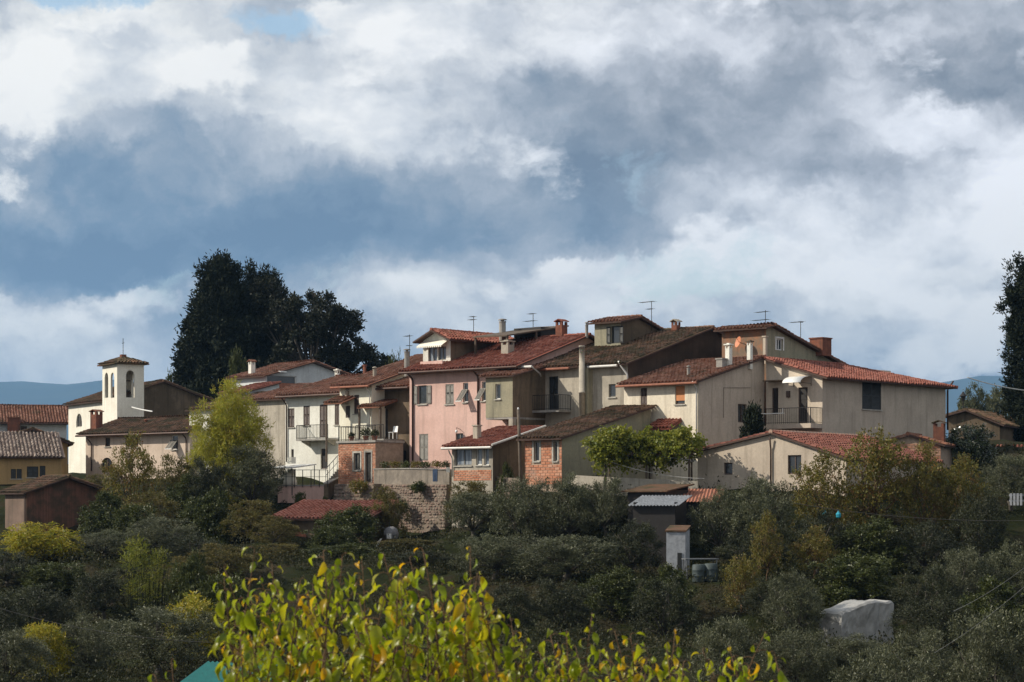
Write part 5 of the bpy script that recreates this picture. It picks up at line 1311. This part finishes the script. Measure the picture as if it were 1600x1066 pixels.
def lobes_round(seed, w, h, n=9, zlo=.35, rf=.30):
    rr = random.Random(seed); out_l = []
    for k in range(n):
        a = 2*math.pi*(k*.618+rr.uniform(-.1, .1)); t = k/(n-1); z = h*(zlo+(1-zlo-rf*.6)*(.15+.85*t)+rr.uniform(-.05, .05))
        rad = w*.5*(1-rf*1.05)*math.sqrt(max(.02, 1-((t-.30)/.85)**2))*rr.uniform(.65, 1.1)
        if t > .93: rad *= .35
        R_ = w*rf*rr.uniform(.75, 1.15); out_l.append((rad*math.cos(a), rad*math.sin(a), z, R_, min(R_*rr.uniform(.75, 1.0), h*.4)))
    return out_l
PROTO = {}
def proto(key, w, h, trunk, crown):
    co = np.empty(len(crown.vertices)*3, np.float32); crown.vertices.foreach_get('co', co); co = co.reshape(-1, 3)
    r = np.percentile(np.abs(co[:, :2]), 99.0); PROTO.setdefault(key, []).append((2*r, float(np.percentile(co[:, 2], 99.6)), trunk, crown))
for k in range(4):
    lb = lobes_round(20+k, 4.6, 4.6, 15, .16, .21)
    proto('olive', 4.6, 4.6, limb_mesh('trunk', 'bark', k, .9, .17, lb, .25, 2), crown_mesh('crown', M['olive_leaf'], 30+k, lb, 24000, .17, .046, .7, .6, .45, 10, .55, .35, 0, 10, .26))
    lb = lobes_round(50+k, 4.6, 4.6, 15, .12, .21)
    proto('darkolive', 4.6, 4.6, limb_mesh('trunk', 'bark', 10+k, .8, .17, lb, .25, 2), crown_mesh('crown', M['olive_dark'], 60+k, lb, 22000, .17, .050, .6, .6, .5, 10, .5, .35, 0, 10, .26))
for k in range(3):
    lb = lobes_round(80+k, 3.4, 3.2, 12, .10, .24)
    proto('shrub', 3.4, 3.2, limb_mesh('trunk', 'bark', 20+k, .4, .09, lb, .2, 2), crown_mesh('crown', M['shrub_leaf'], 90+k, lb, 16000, .14, .085, .35, .6, .6, 8, .28, .4, 0, 12, .32))
    lb = lobes_round(110+k, 4.0, 5.2, 13, .16, .21)
    proto('autumn', 4.0, 5.2, limb_mesh('trunk', 'twig', 30+k, 1.0, .11, lb, .2, 5), crown_mesh('crown', M['autumn_leaf'], 120+k, lb, 7500, .15, .10, .4, .7, .6, 7, .5, .3, .15, 10, .35))
    lb = lobes_round(140+k, 4.0, 5.4, 13, .12, .21)
    proto('brown', 4.0, 5.4, limb_mesh('trunk', 'bark', 40+k, .9, .11, lb, .2, 5), crown_mesh('crown', M['brown_leaf'], 150+k, lb, 13000, .14, .085, .5, .7, .6, 8, .45, .3, 0, 11, .33))
lb = lobes_round(171, 5.0, 5.4, 20, .06, .22)+[(0, 0, 2.6, 1.5, 1.6), (.3, .2, 3.8, 1.1, 1.0)]
proto('bamboo', 5.0, 5.4, limb_mesh('trunk', 'twig', 51, .8, .07, lb, .2, 2), crown_mesh('crown', M['bamboo_leaf'], 172, lb, 46000, .24, .040, .55, .6, .35, 10, .5, .35, .25, 16, .34))
for k in range(2):
    lb = lobes_round(180+k, 4.0, 3.6, 11, .16, .22)
    proto('sumac', 4.0, 3.6, limb_mesh('trunk', 'twig', 55+k, .6, .07, lb, .2, 3), crown_mesh('crown', M['sumac_leaf'], 185+k, lb, 11000, .25, .075, .35, .8, .35, 12, .7, .3, .45))
    lb = lobes_round(190+k, 3.4, 3.4, 10, .12, .25)
    proto('glossy', 3.4, 3.4, limb_mesh('trunk', 'bark', 58+k, .6, .10, lb, .2, 3), crown_mesh('crown', M['glossy_leaf'], 195+k, lb, 8000, .20, .09, .4, .6, .7, 8, .35, .4, 0, 10, .33))
    lb = lobes_round(200+k, 4.5, 6.0, 11, .2, .24)
    proto('pale', 4.5, 6.0, limb_mesh('trunk', 'bark', 61+k, 1.4, .14, lb, .2, 4), crown_mesh('crown', M['pale_leaf'], 205+k, lb, 11000, .20, .12, .5, .6, .7, 8, .5, .3, 0, 10, .35))
# cypress like masses: upright flames stacked round the stem
def flames(seed, w, h, n, zlo=.02, prof=None, fl=.16):
    rr = random.Random(seed); out_l = []
    for k in range(n):
        t = (k+.5)/n; z = h*(zlo+(1-zlo-.05)*t); r = w*.5*(prof(t) if prof else (1-t)**.6)
        a = k*2.4+rr.uniform(-.3, .3); q = max(0, r-w*fl*.7)*rr.uniform(.45, 1.05); out_l.append((q*math.cos(a), q*math.sin(a), z, max(.4, w*fl*rr.uniform(.7, 1.1)*(1.1-.45*t)), h*.062*rr.uniform(.8, 1.25)))
    return out_l
def pf(t): return min(1, .80+.55*t) if t < .42 else max(.34, 1-.55*(t-.42)/.58-.25*max(0, t-.8)/.2)
lb = flames(211, 8.8, 15.0, 150, .0, pf, .15)
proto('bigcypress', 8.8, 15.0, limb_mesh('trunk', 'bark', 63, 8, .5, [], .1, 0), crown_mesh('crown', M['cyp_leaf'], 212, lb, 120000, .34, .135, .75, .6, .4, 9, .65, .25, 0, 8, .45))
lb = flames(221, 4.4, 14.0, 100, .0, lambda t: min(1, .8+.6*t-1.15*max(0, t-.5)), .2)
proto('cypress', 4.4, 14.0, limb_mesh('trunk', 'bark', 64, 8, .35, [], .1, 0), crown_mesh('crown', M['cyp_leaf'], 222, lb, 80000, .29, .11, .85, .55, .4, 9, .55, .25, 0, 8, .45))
lb = flames(231, 2.6, 2.6, 40, .0, lambda t: (1-t)**.55, .2)
proto('cone', 2.6, 2.6, limb_mesh('trunk', 'bark', 65, 1.2, .08, [], .05, 0), crown_mesh('crown', M['cyp_leaf'], 232, lb, 15000, .16, .07, .8, .6, .4, 9, .22, .35, 0, 8, .4))
rr = random.Random(77); lb = []
for k in range(48):
    a = rr.uniform(0, 6.28); q = rr.random()**.42; x_ = 5.6*q*math.cos(a); y_ = 3.4*q*math.sin(a)
    top_ = 15.2-.105*max(0, x_+4.0)**1.95; z_ = 5.2+(top_-5.2)*rr.random()**.55
    lb.append((x_, y_, z_, rr.uniform(.55, 1.1), rr.uniform(.45, .8)))
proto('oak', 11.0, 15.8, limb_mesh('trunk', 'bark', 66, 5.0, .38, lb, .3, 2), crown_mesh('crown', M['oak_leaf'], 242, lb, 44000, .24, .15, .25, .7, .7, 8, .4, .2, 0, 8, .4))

CNT = {}
def tree(name, label, kind, x0, x1, ytop, Y, cat='tree', group=None, depth=1.0, rz=None, zb=None, v=None):
    px = (x0+x1)/2; p = gpt(px, Y)
    if zb is not None: p.z = zb
    h = (HY-ytop)/F*Y-p.z; wd = (x1-x0)/F*Y
    i = CNT.get(kind, 0); CNT[kind] = i+1
    W_, H_, tr, cr = PROTO[kind][(v if v is not None else i) % len(PROTO[kind])]
    o = empty(name, p, rz if rz is not None else (i*2.1) % 6.28, label, cat, group)
    o.scale = (wd/W_, wd/W_*depth, h/H_)
    link('trunk', tr, o); link('crown', cr, o)
    return o

# behind the village
tree('cypress_tree', 'massive dark cypress with broad crown towering behind the white gabled house', 'bigcypress', 270, 420, 410, 214, rz=.6)
tree('cypress_tree', 'second dark cypress spire leaning on the right of the massive one', 'cypress', 365, 448, 424, 216, rz=1.0)
tree('cypress_tree', 'shorter dark cypress shoulder between the spire and the oak', 'cypress', 400, 475, 462, 218, rz=2.0)
tree('oak_tree', 'dark spreading holm oak with sky gaps, right of the cypresses', 'oak', 392, 606, 440, 212, rz=0)
tree('cypress_tree', 'tall dark cypress cut off by the right edge', 'cypress', 1568, 1662, 412, 172, rz=.2)
tree('hazy_tree', 'pale tree behind the street lamp at the right', 'pale', 1492, 1545, 602, 225); tree('hazy_tree', 'yellowish pale tree between street lamp and right cypress', 'pale', 1530, 1585, 606, 235)
tree('small_tree', 'thin green tree rising left of the white gabled house', 'shrub', 336, 398, 552, 192, v=0); tree('small_tree', 'dark low tree behind the church roof', 'shrub', 236, 284, 588, 222, v=1)
tree('small_tree', 'small tree top peeping over the white house roof left of the flue', 'shrub', 598, 630, 559, 200, v=2)
# around the houses
tree('bamboo_clump', 'bright yellow green bamboo clump beside the long white house', 'bamboo', 293, 422, 600, 151, 'bamboo', rz=.4)
tree('conical_shrub', 'dark conical evergreen shrub against the tan house end', 'cone', 1147, 1208, 636, 133.2, 'shrub')
tree('fruit_tree', 'brownish autumn tree in front of the cream church house', 'autumn', 160, 250, 676, 152); tree('fruit_tree', 'thinner browning tree right of the first one, below the church house', 'brown', 228, 312, 712, 150)
tree('shrub', 'dark green shrub under the bamboo at the left', 'shrub', 255, 330, 742, 148); tree('olive_tree', 'grey olive just below the bamboo clump', 'olive', 338, 442, 697, 149); tree('olive_tree', 'small olive left of the one below the bamboo', 'darkolive', 292, 356, 716, 148)
tree('shrub', 'reddish brown hedge bush behind the brick outbuilding', 'brown', 128, 178, 742, 162, 'shrub')
tree('shrub', 'round dark bush left of the oven terrace', 'shrub', 278, 372, 768, 141, 'shrub'); tree('shrub', 'dark bush right of the round one, under the oven terrace', 'brown', 350, 440, 782, 139, 'shrub'); 
tree('shrub', 'small clipped bush on the slope under the salmon parapet', 'shrub', 458, 480, 770, 148.5, 'shrub'); tree('shrub', 'second small clipped bush under the salmon parapet, nearer the stair', 'shrub', 499, 514, 776, 148.5, 'shrub')
tree('ivy_tree', 'dark ivy covered tree in front of the tiled shed roof', 'shrub', 492, 600, 792, 137, 'tree'); tree('ivy_tree', 'dark tangled bush left of the orange shed door', 'brown', 388, 466, 806, 135, 'tree'); tree('ivy_tree', 'dark bush right of the orange shed door', 'shrub', 478, 560, 822, 133, 'tree')
tree('shrub', 'brown weedy bush at the foot of the retaining wall', 'brown', 590, 690, 842, 131, 'shrub')
tree('shrub', 'climbing shrub at the corner of the sun room', 'shrub', 772, 806, 725, 138.5, 'shrub'); tree('shrub', 'straggly bush at the right end of the retaining wall', 'brown', 698, 772, 752, 135, 'shrub')
# olive grove in the middle
for lab, k, x0, x1, yt, Y in [('olive below the sun room, first of the middle grove', 'olive', 690, 790, 770, 130), ('olive under the utility pole', 'olive', 762, 868, 748, 128), ('olive below the orange outhouse', 'olive', 845, 940, 742, 127),
        ('olive at the right end of the middle grove, below the grey wall', 'olive', 905, 990, 748, 126), ('broad low olive in front of the middle grove', 'olive', 800, 965, 838, 116), ('olive right above the yellow mulberry top', 'olive', 715, 830, 836, 118),
        ('dark olive beside the narrow white shed, to its left', 'darkolive', 940, 1035, 815, 117), ('silvery olive in front of the garden house, left one', 'olive', 1080, 1165, 762, 121), ('silvery olive in front of the garden house, right one', 'olive', 1140, 1246, 748, 120),
        ('dark olive under the silvery pair', 'darkolive', 1120, 1230, 832, 114), ('olive at the right edge above the white crate', 'olive', 1535, 1625, 712, 127), ('dark olive left of the white crate', 'darkolive', 1490, 1575, 768, 119)]:
    tree('olive_tree', lab, k, x0, x1, yt, Y)
for lab, k, x0, x1, yt, Y in [('yellowing fruit tree with cyan bags right of the garden house window', 'autumn', 1235, 1335, 705, 121.5), ('tall thin autumn tree before the long red roof', 'autumn', 1310, 1425, 672, 122), ('autumn tree in front of the brick store', 'autumn', 1395, 1490, 692, 122),
        ('bushy autumn tree below the brown gabled house', 'autumn', 1455, 1550, 712, 123), ('spindly bare twigged tree in the dark dip', 'autumn', 1128, 1190, 868, 108)]:
    tree('fruit_tree', lab, k, x0, x1, yt, Y)
tree('evergreen_shrub', 'glossy leaved evergreen with shining leaves beside the tan house corner', 'glossy', 1472, 1556, 664, 142, 'shrub')
for lab, k, x0, x1, yt, Y in [('dark bush beneath the fruit tree with cyan bags', 'darkolive', 1225, 1330, 800, 115), ('dark bush behind the wrapped woodpile', 'shrub', 1300, 1420, 812, 114), ('dark bush right of the wrapped woodpile', 'darkolive', 1390, 1500, 815, 113), ('grey bush at the right edge below the white crate', 'olive', 1450, 1560, 858, 106), ('grey bush touching the right edge, middle height', 'olive', 1530, 1640, 850, 106),
        ('thin grey bush left of the wrapped woodpile', 'olive', 1195, 1286, 895, 100)]:
    tree('olive_bush', lab, k, x0, x1, yt, Y, 'bush')
for lab, k, x0, x1, yt, Y in [('grey scrub olive at the bottom, right of the mulberry tips', 'olive', 1075, 1195, 968, 84), ('grey scrub olive below the left end of the woodpile', 'olive', 1180, 1300, 985, 86), ('grey scrub olive under the woodpile', 'olive', 1275, 1400, 992, 88), ('grey scrub olive right of the woodpile foot', 'olive', 1375, 1500, 985, 86), ('tall grey scrub olive in the bottom right corner', 'olive', 1470, 1640, 958, 80), ('grey scrub olive filling the bottom edge at right', 'olive', 1310, 1490, 1020, 74)]:
    tree('olive_bush', lab, k, x0, x1, yt, Y, 'bush', depth=.9)
# lower left
for lab, k, x0, x1, yt, Y in [('olive left of the reeds at middle height', 'olive', 112, 215, 828, 124), ('olive behind the reeds', 'olive', 195, 310, 808, 126), ('dark olive at the left edge below the brick outbuilding', 'darkolive', -40, 62, 862, 118), ('big olive in the lower left, left of the turquoise roof', 'olive', 165, 335, 950, 92), ('olive in the bottom left corner', 'olive', -50, 85, 985, 88), ('olive between the fern like tree and the big lower left olive', 'olive', 78, 200, 962, 96),
        ('dark olive above the fern like tree', 'darkolive', -10, 120, 915, 108), ('dark olive below the reeds', 'darkolive', 110, 215, 890, 112), ('dim olive right of the reeds', 'darkolive', 250, 350, 838, 122)]:
    tree('olive_tree', lab, k, x0, x1, yt, Y)
tree('sumac_tree', 'yellow and orange feathery sumac below the brick outbuilding', 'sumac', 8, 130, 818, 124); tree('fern_palm', 'bright green feathery young tree near the left bottom corner', 'sumac', 22, 108, 975, 95); tree('shrub', 'yellow green leafy bush left of the mulberry', 'sumac', 246, 350, 930, 102, 'shrub')
tree('shrub', 'dull brown bush between reeds and mulberry', 'brown', 285, 395, 850, 118, 'shrub'); tree('shrub', 'dark bush left of the tall mulberry shoots', 'shrub', 300, 390, 900, 108, 'shrub')
for lab, k, x0, x1, yt, Y in [('dark bush in the dip right of the mulberry tips', 'darkolive', 985, 1095, 905, 104), ('dark bush left of the garden table, at the foot of the white shed', 'shrub', 995, 1082, 884, 108), ('dark bush between the twiggy tree and the woodpile', 'darkolive', 1160, 1262, 905, 106),
        ('dark olive directly above the lower mulberry shoots', 'darkolive', 820, 935, 905, 106), ('dark bush left of the dip, above the low mulberry shoots', 'shrub', 905, 1010, 890, 110), ('dark bush right behind the taller mulberry', 'darkolive', 735, 840, 915, 104),
        ('black green bush behind the wires at right', 'darkolive', 1395, 1500, 885, 104), ('dark bush above the bottom right olives', 'darkolive', 1400, 1520, 930, 95), ('bush in deep shade behind the woodpile top', 'shrub', 1270, 1400, 868, 108), ('dark bush right of the woodpile by the wires', 'shrub', 1480, 1600, 905, 98)]:
    tree('dark_bush', lab, k, x0, x1, yt, Y, 'bush')
for lab, k, x0, x1, yt, Y in [('bright green leafy shrub between the reeds and the mulberry', 'shrub', 258, 335, 868, 110), ('bright green shrub at the foot of the brownish autumn tree', 'shrub', 168, 250, 790, 138), ('sparse yellowing shrub below the cyan bags', 'autumn', 1235, 1310, 822, 112), ('green sapling beside the white shed, to its right', 'autumn', 1170, 1225, 800, 112)]:
    tree('slope_shrub', lab, k, x0, x1, yt, Y, 'shrub')
for lab, k, x0, x1, yt, Y in [('brown scrub climbing the slope left of the retaining wall', 'brown', 578, 640, 772, 141), ('dark scrub between tiled shed and bamboo olive', 'shrub', 330, 440, 800, 142), ('dark scrub left of the mulberry top', 'brown', 395, 480, 850, 128), ('shrub behind the mulberry top, below the orange door', 'shrub', 470, 600, 850, 126), ('shrub behind the mulberry top, below the retaining wall', 'darkolive', 600, 720, 862, 123),
        ('brown shrub above the yellow green leafy bush', 'brown', 240, 340, 870, 116), ('dark shrub beneath the sumac', 'shrub', 30, 140, 880, 116), ('dark shrub beside the brick outbuilding wall', 'shrub', 120, 200, 770, 150), ('dark olive over the left edge, lowest but one', 'darkolive', -60, 50, 935, 100), ('shrub under the brownish autumn trees', 'brown', 190, 290, 770, 143)]:
    tree('slope_shrub', lab, k, x0, x1, yt, Y, 'shrub')
# reeds
p = gpt(230, 111); o = empty('reed_clump', p, 0, 'upright clump of bright reeds among the lower left olives', 'reeds'); zt = (HY-845)/F*111-p.z
b = MB(); rr = random.Random(6)
for k in range(60):
    a = rr.uniform(-.85, .85); c = rr.uniform(-.5, .5); hh = zt*rr.uniform(.6, 1.0); b.tube([(a, c, 0), (a*1.1, c, hh*.6), (a*1.3+rr.uniform(-.15, .15), c, hh)], [.012, .01, .004], 4)
b.build('stems', M['grass'], o)
lb = [(rr.uniform(-.8, .8), rr.uniform(-.5, .5), zt*rr.uniform(.35, .9), .35, .5) for _ in range(14)]
link('leaves', crown_mesh('leaves', M['vine_leaf'], 8, lb, 2600, .30, .030, .6, .5, .4, 6, .4, .2, .3), o)
# vine over the pergola
zv = (HY-704)/F*129.5-zg+.15
lb = [(-2.6+5.0*k/33, rr.uniform(-.5, 1.8), zv+rr.uniform(-.45, .30), rr.uniform(.5, .75), rr.uniform(.38, .6)) for k in range(34)]
lb += [(-2.3, 0, zv-.2, .6, .5), (-1.7, -.1, zv+.50, .6, .55), (-2.6, .2, zv-.6, .5, .5), (-2.0, -.2, zv-.8, .5, .4)]
o = empty('grape_vine', pg.location, pg.rotation_euler.z, 'yellow green vine covering the pergola beside the garden house', 'vine')
link('foliage', crown_mesh('foliage', M['vine_leaf'], 9, lb, 15000, .18, .15, .35, .7, .7, 7, .5, .3, .25, 5, .5), o)
b = MB(); b.tube([(-2.45, -.1, -.4), (-2.35, -.15, 1.2), (-2.2, 0, lb[0][2])], [.06, .05, .04], 7); b.tube([(-2.2, 0, lb[0][2]-.05), (0, .8, lb[0][2]), (2.1, 1.2, lb[0][2])], [.04, .03, .02], 6); b.build('stem', M['bark'], o)
# potted and wall plants
def clump(name, label, cat, p, r, h, mat, n=900, ll=.09, lw=.05, seed=0, group=None, pot=False):
    o = empty(name, p, 0, label, cat, group); z = .28 if pot else 0
    if pot: link('pot', pot_me, o)
    link('leaves', crown_mesh('leaves', M[mat], seed, [(0, 0, z+h*.5, r, h*.5), (r*.4, 0, z+h*.6, r*.6, h*.4)], n, ll, lw, .5, .6, .7, 7, .15, .2), o); return o
Hq, ta, tb_, zt_ = TERR
for k, (f, r, h, ml, lab) in enumerate([(.28, .10, .12, 'shrub_leaf', 'nearly bare terracotta pot on the brick terrace, left one'), (.66, .34, .40, 'shrub_leaf', 'large pot plant with dark leaves on the brick terrace'), (.90, .22, .30, 'shrub_leaf', 'small pot plant at the right end of the brick terrace')]):
    wp = Hq.o+Hq.u*(ta[0]+(tb_[0]-ta[0])*f)+Hq.v*(-2.35); clump('potted_plant', lab, 'potted plant', (wp.x, wp.y, Hq.zb+zt_+.02), r, h, ml, 500, .10, .06, 300+k, 'pots on the brick terrace', True)
for k, (px, lab) in enumerate([(600, 'first'), (616, 'second'), (632, 'third'), (648, 'fourth'), (664, 'fifth'), (680, 'sixth'), (694, 'last')]):
    f = (px-584)/(702-584); Y = 148.7+(143.2-148.7)*f+.18; clump('parapet_plant', lab+' flowering tuft from the left on the grey terrace parapet', 'plant', at(px, 731.5, Y), .33, .34, 'autumn_leaf' if k % 2 else 'shrub_leaf', 420, .09, .06, 320+k, 'plants along the parapet')

for k, (px, py, Y, r, h, ml, lab) in enumerate([(596, 792, 146.4, .75, 1.3, 'brown_leaf', 'brown creeper hanging on the left end of the retaining wall'), (622, 806, 144.9, .6, 1.0, 'shrub_leaf', 'green creeper on the lower middle of the retaining wall'), (560, 772, 147.9, .6, .8, 'autumn_leaf', 'yellowing weeds on the stone base under the brick block'), (653, 770, 144.2, .4, .6, 'shrub_leaf', 'small green tuft growing from the top of the retaining wall')]):
    clump('wall_creeper', lab, 'creeper', at(px, py, Y), r, h, ml, 1300, .11, .07, 340+k, 'creepers on the retaining walls')

# undergrowth covering the slopes
def undergrowth():
    rs = np.random.RandomState(12); N = 6500       # low scrub mounds, each a tuft of small leaves
    Y = 62+(rs.rand(N)**.8)*92; px = rs.uniform(-120, 1720, N); x = (px-800)/F*Y
    x2 = x; z = gz_np(x2, Y)
    patch = np.sin(x*.9+Y*.5)+np.sin(x*.37-Y*.71+2)+rs.normal(0, .5, N)
    H = np.clip(.55+.30*patch, .12, 1.5)*rs.uniform(.6, 1.3, N); H = np.where((Y > 134), H*.35, H)
    per = 44; k = np.repeat(np.arange(N), per); M_ = len(k)
    d = rs.normal(0, 1, (M_, 3)); d[:, 2] = np.abs(d[:, 2]); d /= np.linalg.norm(d, axis=1)[:, None]
    R_ = (H*rs.uniform(.7, 1.2, N))[k][:, None]*(.35+.65*rs.rand(M_, 1)**.5)
    base = np.stack([x, Y, z-.05], 1)[k]+d*R_*np.array([.8, .8, 1.0])
    ld = d*.5+rs.normal(0, .6, (M_, 3)); ld[:, 2] += .3; ld /= np.linalg.norm(ld, axis=1)[:, None]
    s_ = np.cross(ld, rs.normal(0, 1, (M_, 3))); s_ /= np.linalg.norm(s_, axis=1)[:, None]
    L = rs.uniform(.09, .20, (M_, 1)); wd = rs.uniform(.018, .05, (M_, 1))
    V = np.stack([base, base+ld*L*.5-s_*wd, base+ld*L, base+ld*L*.5+s_*wd], 1).reshape(-1, 3)
    t = np.clip(np.repeat(rs.rand(N), per)*.6+rs.rand(M_)*.4, 0, 1)
    o = link('undergrowth', np_mesh('undergrowth', V, np.arange(M_*4).reshape(-1, 4), np.repeat(t, 4), M['grass'])); tag(o, 'rough grass and weeds covering the slope between the trees', 'grass', kind='stuff')
undergrowth()

# ------------------------------------------------------------------ mulberry shoots in the foreground
def leaf_variant(seed):
    """a folded, drooping heart shaped blade, 1 unit long along x"""
    rr = random.Random(seed); n = 6; prof = [.06, .62, .86, .80, .56, .26, .0]; bend = rr.uniform(.6, 1.6); fold = rr.uniform(.15, .6); tw = rr.uniform(-.35, .35)
    V = []; x = z = 0.0; ang = rr.uniform(-.1, .4)
    for i in range(n+1):
        wv = prof[i]*.255; ca, sa = math.cos(tw*i/n), math.sin(tw*i/n)
        for s_ in (-1, 0, 1):
            yy = s_*wv*math.cos(fold); zz = abs(s_)*wv*math.sin(fold)+(.02*math.sin(i*2.3+seed) if s_ else 0)
            V.append((x+math.sin(ang)*zz*.5, yy*ca-zz*sa, z+yy*sa+zz*ca))
        x += math.cos(ang)/n; z -= math.sin(ang)/n; ang += bend/n*1.6
    Fq = []
    for i in range(n):
        for s_ in (0, 1): a = i*3+s_; Fq.append((a, a+3, a+4, a+1))
    return np.array(V), np.array(Fq)
LV = [leaf_variant(k) for k in range(7)]
LME = []
for v, f in LV:
    me = np_mesh('leaf', v, f, None, M['mul_leaf'], True); LME.append(me)
from mathutils import Euler
def mulberry(label, shoots, base, seed, nparts):
    rr = random.Random(seed); root = empty('mulberry_tree', base, 0, label, 'tree'); B = Vector(base)
    tk = MB(); hub = Vector((0, 0, 3.2)); tk.tube([(0, 0, -.4), (.06, .03, 1.6), tuple(hub)], [.20, .16, .15], 9); 
    cand = []
    for (px, py, Y) in shoots:
        top = at(px, py, Y)-B; ln = rr.uniform(.9, 1.4); bot = top+Vector((rr.uniform(-.22, .22), rr.uniform(-.15, .15), -ln)); bow = Vector((rr.uniform(-.09, .09), rr.uniform(-.05, .05), 0))
        q = hub.lerp(bot, .55)+Vector((0, 0, -.15)); tk.tube([tuple(hub), tuple(q), tuple(bot)], [.06, .035, .016], 6)
        cv_ = lambda f, a=bot, c=top, b=bow: a.lerp(c, f)+b*(4*f*(1-f))
        sh = MB(); sh.tube([tuple(cv_(i/8)) for i in range(9)], [.0085-.0065*i/8 for i in range(9)], 6); sh.build('shoot', M['twig'], root, True)
        paths = [(cv_, ln)]
        for b_ in range(rr.randint(1, 3)):
            f0 = rr.uniform(.25, .75); p0 = cv_(f0); l2 = rr.uniform(.18, .4); a_ = rr.uniform(0, 6.28); p1 = p0+Vector((math.cos(a_)*.4, math.sin(a_)*.4, .85)).normalized()*l2
            if p1.z > top.z-.08: p1.z = top.z-.08
            sd_ = MB(); sd_.tube([tuple(p0), tuple(p0.lerp(p1, .5)), tuple(p1)], [.004, .003, .0015], 5); sd_.build('side_twig', M['twig'], root, True)
            paths.append((lambda f, a=p0, c=p1: a.lerp(c, f), l2))
        for fn_, l_ in paths:
            step = .033; m = int(l_/step); az = rr.uniform(0, 6.28); vig = rr.uniform(.75, 1.15)
            for k in range(m):
                f = 1-k*step/l_; az += 2.4+rr.uniform(-.6, .6); p = fn_(f)
                if k > 2 and rr.random() < .10: continue
                s_ = rr.uniform(.075, .148)*(.5+.5*min(1, k/4))*vig; pit = rr.uniform(.45, 1.6) if k > 1 else rr.uniform(-.3, .8)
                pet = Vector((math.cos(az), math.sin(az), rr.uniform(.0, .5)))*s_*.45
                cand.append((p.z, p+pet, Euler((rr.uniform(-.8, .8), pit, az)), s_, p))
    tk.build('trunk', M['bark'], root, True)
    # leaves that show in the picture, highest first, are parts; the rest is one mass
    cand.sort(key=lambda c: -c[0]); rs = np.random.RandomState(seed); V, Fq, T, n0 = [], [], [], 0; st = MB()
    for i, (z, p, e, s_, sp) in enumerate(cand):
        vi = rr.randrange(7)
        st.tube([tuple(sp), tuple((sp+p)/2+Vector((0, 0, .008))), tuple(p)], [.0028, .0024, .002], 4, False)
        if i < nparts:
            o = link('leaf', LME[vi], root); o.location = p; o.rotation_euler = e; o.scale = (s_, s_*rr.uniform(.85, 1.15), s_)
        else:
            v, f = LV[vi]; mt = np.array(e.to_matrix()); V.append((v*s_)@mt.T+np.array(p)); Fq.append(f+n0); n0 += len(v); T.append(np.full(len(v), rs.rand()))
    tag(st.build('petioles', M['twig'], root), kind='stuff')
    if V:
        o = link('inner_foliage', np_mesh('inner_foliage', np.concatenate(V), np.concatenate(Fq), np.concatenate(T), M['mul_fol'], True), root); tag(o, kind='stuff')
rr = random.Random(31)
left = [(350, 885, 12.2), (398, 858, 12.0), (425, 880, 12.8), (470, 905, 12.4), (505, 862, 11.8), (535, 868, 12.6), (565, 872, 13.0), (600, 868, 12.2), (640, 872, 12.9), (660, 858, 11.9), (690, 905, 12.6), (735, 856, 12.0), (748, 935, 12.3)]
left += [(rr.uniform(345, 750), rr.uniform(895, 990), rr.uniform(11.2, 13.6)) for _ in range(24)] + [(rr.uniform(360, 760), rr.uniform(985, 1050), rr.uniform(11, 13.5)) for _ in range(18)] + [(268, 1032, 12.0)]
mulberry('taller yellow green mulberry with upright shoots in the foreground', left, (-1.0, 12.3, gz(-1, 12.3)), 5, 300)
right = [(797, 962, 12.4), (822, 1000, 12.0), (858, 985, 12.6), (885, 990, 12.1), (925, 962, 12.0), (960, 985, 12.6), (985, 992, 12.2), (1055, 985, 12.3), (1042, 1010, 12.0), (1098, 1015, 12.8), (1150, 1030, 12.0), (1195, 990, 12.3), (1210, 1020, 12.0)]
right += [(rr.uniform(770, 1010), rr.uniform(1000, 1050), rr.uniform(11.4, 13.2)) for _ in range(14)] + [(rr.uniform(1010, 1220), rr.uniform(1030, 1060), rr.uniform(11.5, 13)) for _ in range(6)]
mulberry('lower yellow green mulberry shoots along the bottom edge, right of the taller one', right, (.7, 12.4, gz(.7, 12.4)), 9, 220)
